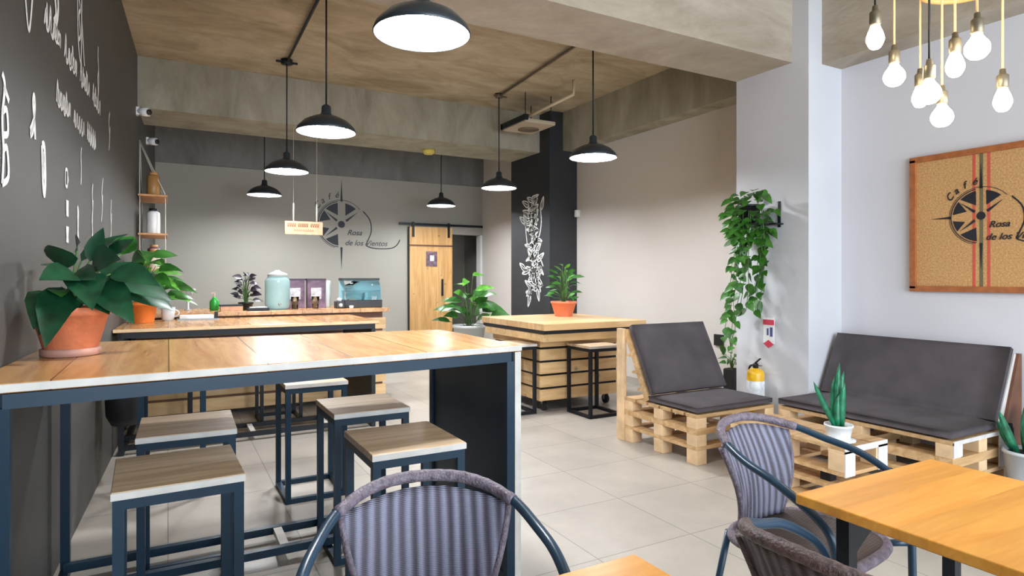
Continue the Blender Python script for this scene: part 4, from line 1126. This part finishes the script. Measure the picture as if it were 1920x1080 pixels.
# backpack hung on the black wall
bp = thing('backpack', 'black backpack with a magenta patch hanging low on the black wall by the stools', 'bag', (wlx(4.85) + .03, 4.85, .38))
bm = MB(); n = 10
prof = [(.0, 0), (.10, .0), (.135, .06), (.14, .22), (.12, .32), (.06, .37), (0, .375)]
vs = []
bm.lathe([(max(r, .001), z) for r, z in prof], 20, (0.12, 0, 0), caps=False)
bm.v = [(0.12 + (x - .12) * .85, y * 1.15, z) for x, y, z in bm.v]
bm.build('bag_body', plain('black_nylon', (.012, .012, .014), .6), bp)
MB().lathe([(.001, .23), (.05, .235), (.06, .26), (.04, .29), (.001, .295)], 14, (.20, -.05, 0), caps=False).build('patch', plain('magenta_cloth', (.18, .01, .07), .6), bp)
MB().tube(catmull([(.08, -.06, .34), (.02, 0, .52), (.08, .06, .34)], 6), .012, 6).build('strap', BLACKP, bp)
MB().lathe([(.008, 0), (.02, .01)], 8, (-.015, 0, .50)).build('hook', BLACK, bp)

# ------------------------------------------------------------------ things on the counter
def T(name, label, cat, x, y, z, rz=0, group=None): return thing(name, label, cat, (x, y, z), rz, group)
c = T('cup', 'white cup beside the bright orange plant pot on the farther table', 'cup', .00, 6.38, .955)
MB().lathe([(.035, 0), (.05, .02), (.058, .12), (.054, .12), (.046, .02), (.001, .012)], 20, caps=False).build('cup_body', WHITEC, c)
MB().tube(catmull([(.055, 0, .10), (.085, 0, .08), (.08, 0, .05), (.052, 0, .035)], 4), .006, 6).build('handle', WHITEC, c)
c = T('serving_tray', 'white and grey serving tray near the wall end of the farther table', 'tray', .24, 6.40, .955)
MB().box(-.17, .17, -.09, .09, 0, .012).build('tray_base', plain('grey_metal', (.35, .36, .36), .4), c)
MB().box(-.15, .13, -.07, .07, .012, .045).build('folded_cloth', WHITEP, c, bevel=.006)
MB().box(.14, .165, -.05, .05, .012, .07).build('dark_clip', BLACK, c)
c = T('counter_tap', 'thin grey tap rising from the counter behind the serving tray', 'tap', .175, 7.05, CZ)
MB().lathe([(.03, 0), (.03, .01), (.012, .015), (.012, .20), (.001, .21)], 12).build('column', plain('grey_metal', (.35, .36, .36), .4), c)
MB().tube([(-.07, 0, .205), (.07, 0, .205)], .014, 8).tube([(.03, 0, .205), (.03, -.09, .19), (.03, -.09, .16)], .009, 8).build('spout', plain('grey_metal', (.35, .36, .36), .4), c)
c = T('soap_bottle', 'small green bottle with pump on the counter', 'bottle', .41, 6.96, CZ)
MB().lathe([(.035, 0), (.045, .01), (.045, .09), (.015, .13), (.012, .14)], 16).build('bottle_body', plain('green_bottle', (.02, .30, .04), .3), c)
MB().lathe([(.010, .14), (.010, .17)], 8).box(-.03, .012, -.01, .01, .17, .182).build('pump', plain('pink_pump', (.6, .45, .4), .5), c)
c = T('wooden_box', 'small light wood box with dark lid between green bottle and dark plant', 'box', .55, 6.74, CZ)
MB().box(-.10, .10, -.06, .06, 0, .05).build('box_body', SB, c)
MB().box(-.11, .10, -.065, .065, .05, .066).build('lid', BLACK, c)
p = thing('dark_leaf_plant', 'purple black leafed plant in a small dark pot on the counter', 'plant', (.70, 6.90, CZ))
pot(p, .05, .075, .08, BLACKP, rim=.015)
bushy(p, .06, 30, .14, .27, .10, .065, LEAFP, 51, .4)
c = T('grinder_scale', 'low grey and black scale in front of the dark leafed plant', 'scale', .78, 6.68, CZ)
MB().box(-.09, .11, -.05, .05, 0, .03).build('base', BLACK, c, bevel=.004)
MB().box(-.07, .09, -.04, .04, .03, .04).build('plate', plain('pale_steel', (.5, .55, .56), .3), c)
c = T('water_dispenser', 'round aqua glass water dispenser jar on the counter', 'jar', 1.00, 6.86, CZ)
MB().lathe([(.10, 0), (.115, .02), (.125, .06), (.125, .30), (.09, .35), (.06, .36)], 24).build('glass_jar', GLASSB, c)
MB().lathe([(.10, .345), (.10, .37), (.03, .40), (.02, .41)], 20).build('lid', plain('pale_steel', (.5, .55, .56), .3), c)
MB().tube([(.0, -.12, .06), (0, -.16, .06)], .012, 8).build('spigot', CHROME, c)
PLUM = plain('plum_printed_bag', (.16, .09, .15), .45, 0, .6, 16)
for i, (x, y, lb) in enumerate(((1.20, 7.02, 'plum coloured display box on the counter, nearer the water dispenser'), (1.42, 7.02, 'plum coloured display box on the counter, nearer the glass case'))):
    c = T('display_box', lb, 'box', x, y, CZ, 0, 'plum display boxes')
    MB().box(-.095, .095, -.05, .05, 0, .31).build('box_body', PLUM, c)
    MB().box(-.10, .10, -.055, .055, .30, .32).build('lid', plain('dark_plum', (.05, .03, .06), .5), c)
    MB().box(-.06, .05, -.053, -.05, .10, .22).build('front_label', plain('pale_print', (.6, .6, .66)), c)
c = T('steel_canister', 'slim pale canister between the plum boxes and the glass case', 'canister', 1.545, 6.98, CZ)
MB().lathe([(.028, 0), (.030, .02), (.030, .28), (.02, .30)], 16).build('can_body', plain('pale_steel', (.5, .55, .56), .3), c)
for i, (x, y, lb) in enumerate(((1.15, 6.72, 'clear drinking glass with brown drink on the counter front, beside the water dispenser'), (1.36, 6.74, 'clear glass tumbler in front of the right plum box'))):
    c = T('drinking_glass', lb, 'glass', x, y, CZ, 0, 'tumblers on the counter')
    MB().lathe([(.030, 0), (.042, .14), (.040, .14), (.028, .006), (.001, .006)], 18, caps=False).build('glass_body', GLASS, c)
    MB().lathe([(.027, .008), (.036, .085)], 18).build('drink', plain('brown_drink', (.20, .11, .06), .3), c)
    MB().lathe([(.0435, .135), (.0435, .142)], 18, caps=False).build('pale_rim', WHITEC, c)
c = T('coffee_machine', 'little black coffee gadget with white knobs left of the glass case', 'machine', 1.625, 6.80, CZ)
MB().box(-.045, .045, -.06, .06, 0, .075).build('body', BLACKP, c, bevel=.006)
MB().lathe([(.022, .075), (.026, .10), (.01, .115)], 12, (-.0, 0, 0)).build('knob', WHITEC, c)
MB().tube([(-.0, -.06, .035), (0, -.075, .035)], .02, 10).build('dial', WHITEC, c)
dc = thing('display_case', 'curved glass display case with black base at the counter end', 'display case', (1.88, 6.93, CZ))
MB().box(-.20, .22, -.14, .14, 0, .085).build('base', BLACKP, dc, bevel=.006)
prof = [(-.14, .085), (-.135, .18), (-.11, .25), (-.07, .29), (-.03, .30)]
g = MB(); n = len(prof)
vs = [(-.19, y, z) for y, z in prof] + [(.205, y, z) for y, z in prof]
g.add(vs, [(i, n + i, n + i + 1, i + 1) for i in range(n - 1)], True); g.build('curved_glass', GLASS, dc, solid=.004)
MB().box(-.20, .215, -.05, .14, .30, .325).build('top', BLACKP, dc)
MB().box(-.195, .21, .125, .14, .085, .30).build('back_panel', plain('aqua_back', (.42, .75, .82), .3), dc)
MB().box(-.18, .20, -.10, .12, .18, .186).build('shelf', GLASS, dc)
for i, (x, w_) in enumerate(((-.13, .05), (-.04, .06), (.06, .03), (.13, .05))):
    MB().box(x - w_ / 2, x + w_ / 2, -.02, .06, .086, .15 if i % 2 else .17).build('pastry', [WHITEC, plain('cream_packet', (.6, .5, .38)), plain('aqua_tub', (.3, .6, .65), .4), WHITEC][i], dc, bevel=.006)
c = T('candle_cup', 'tiny white candle cup on the counter front near the glass case', 'candle', 1.72, 6.66, CZ)
MB().lathe([(.02, 0), (.024, .03), (.02, .032)], 12).build('cup_body', WHITEC, c)
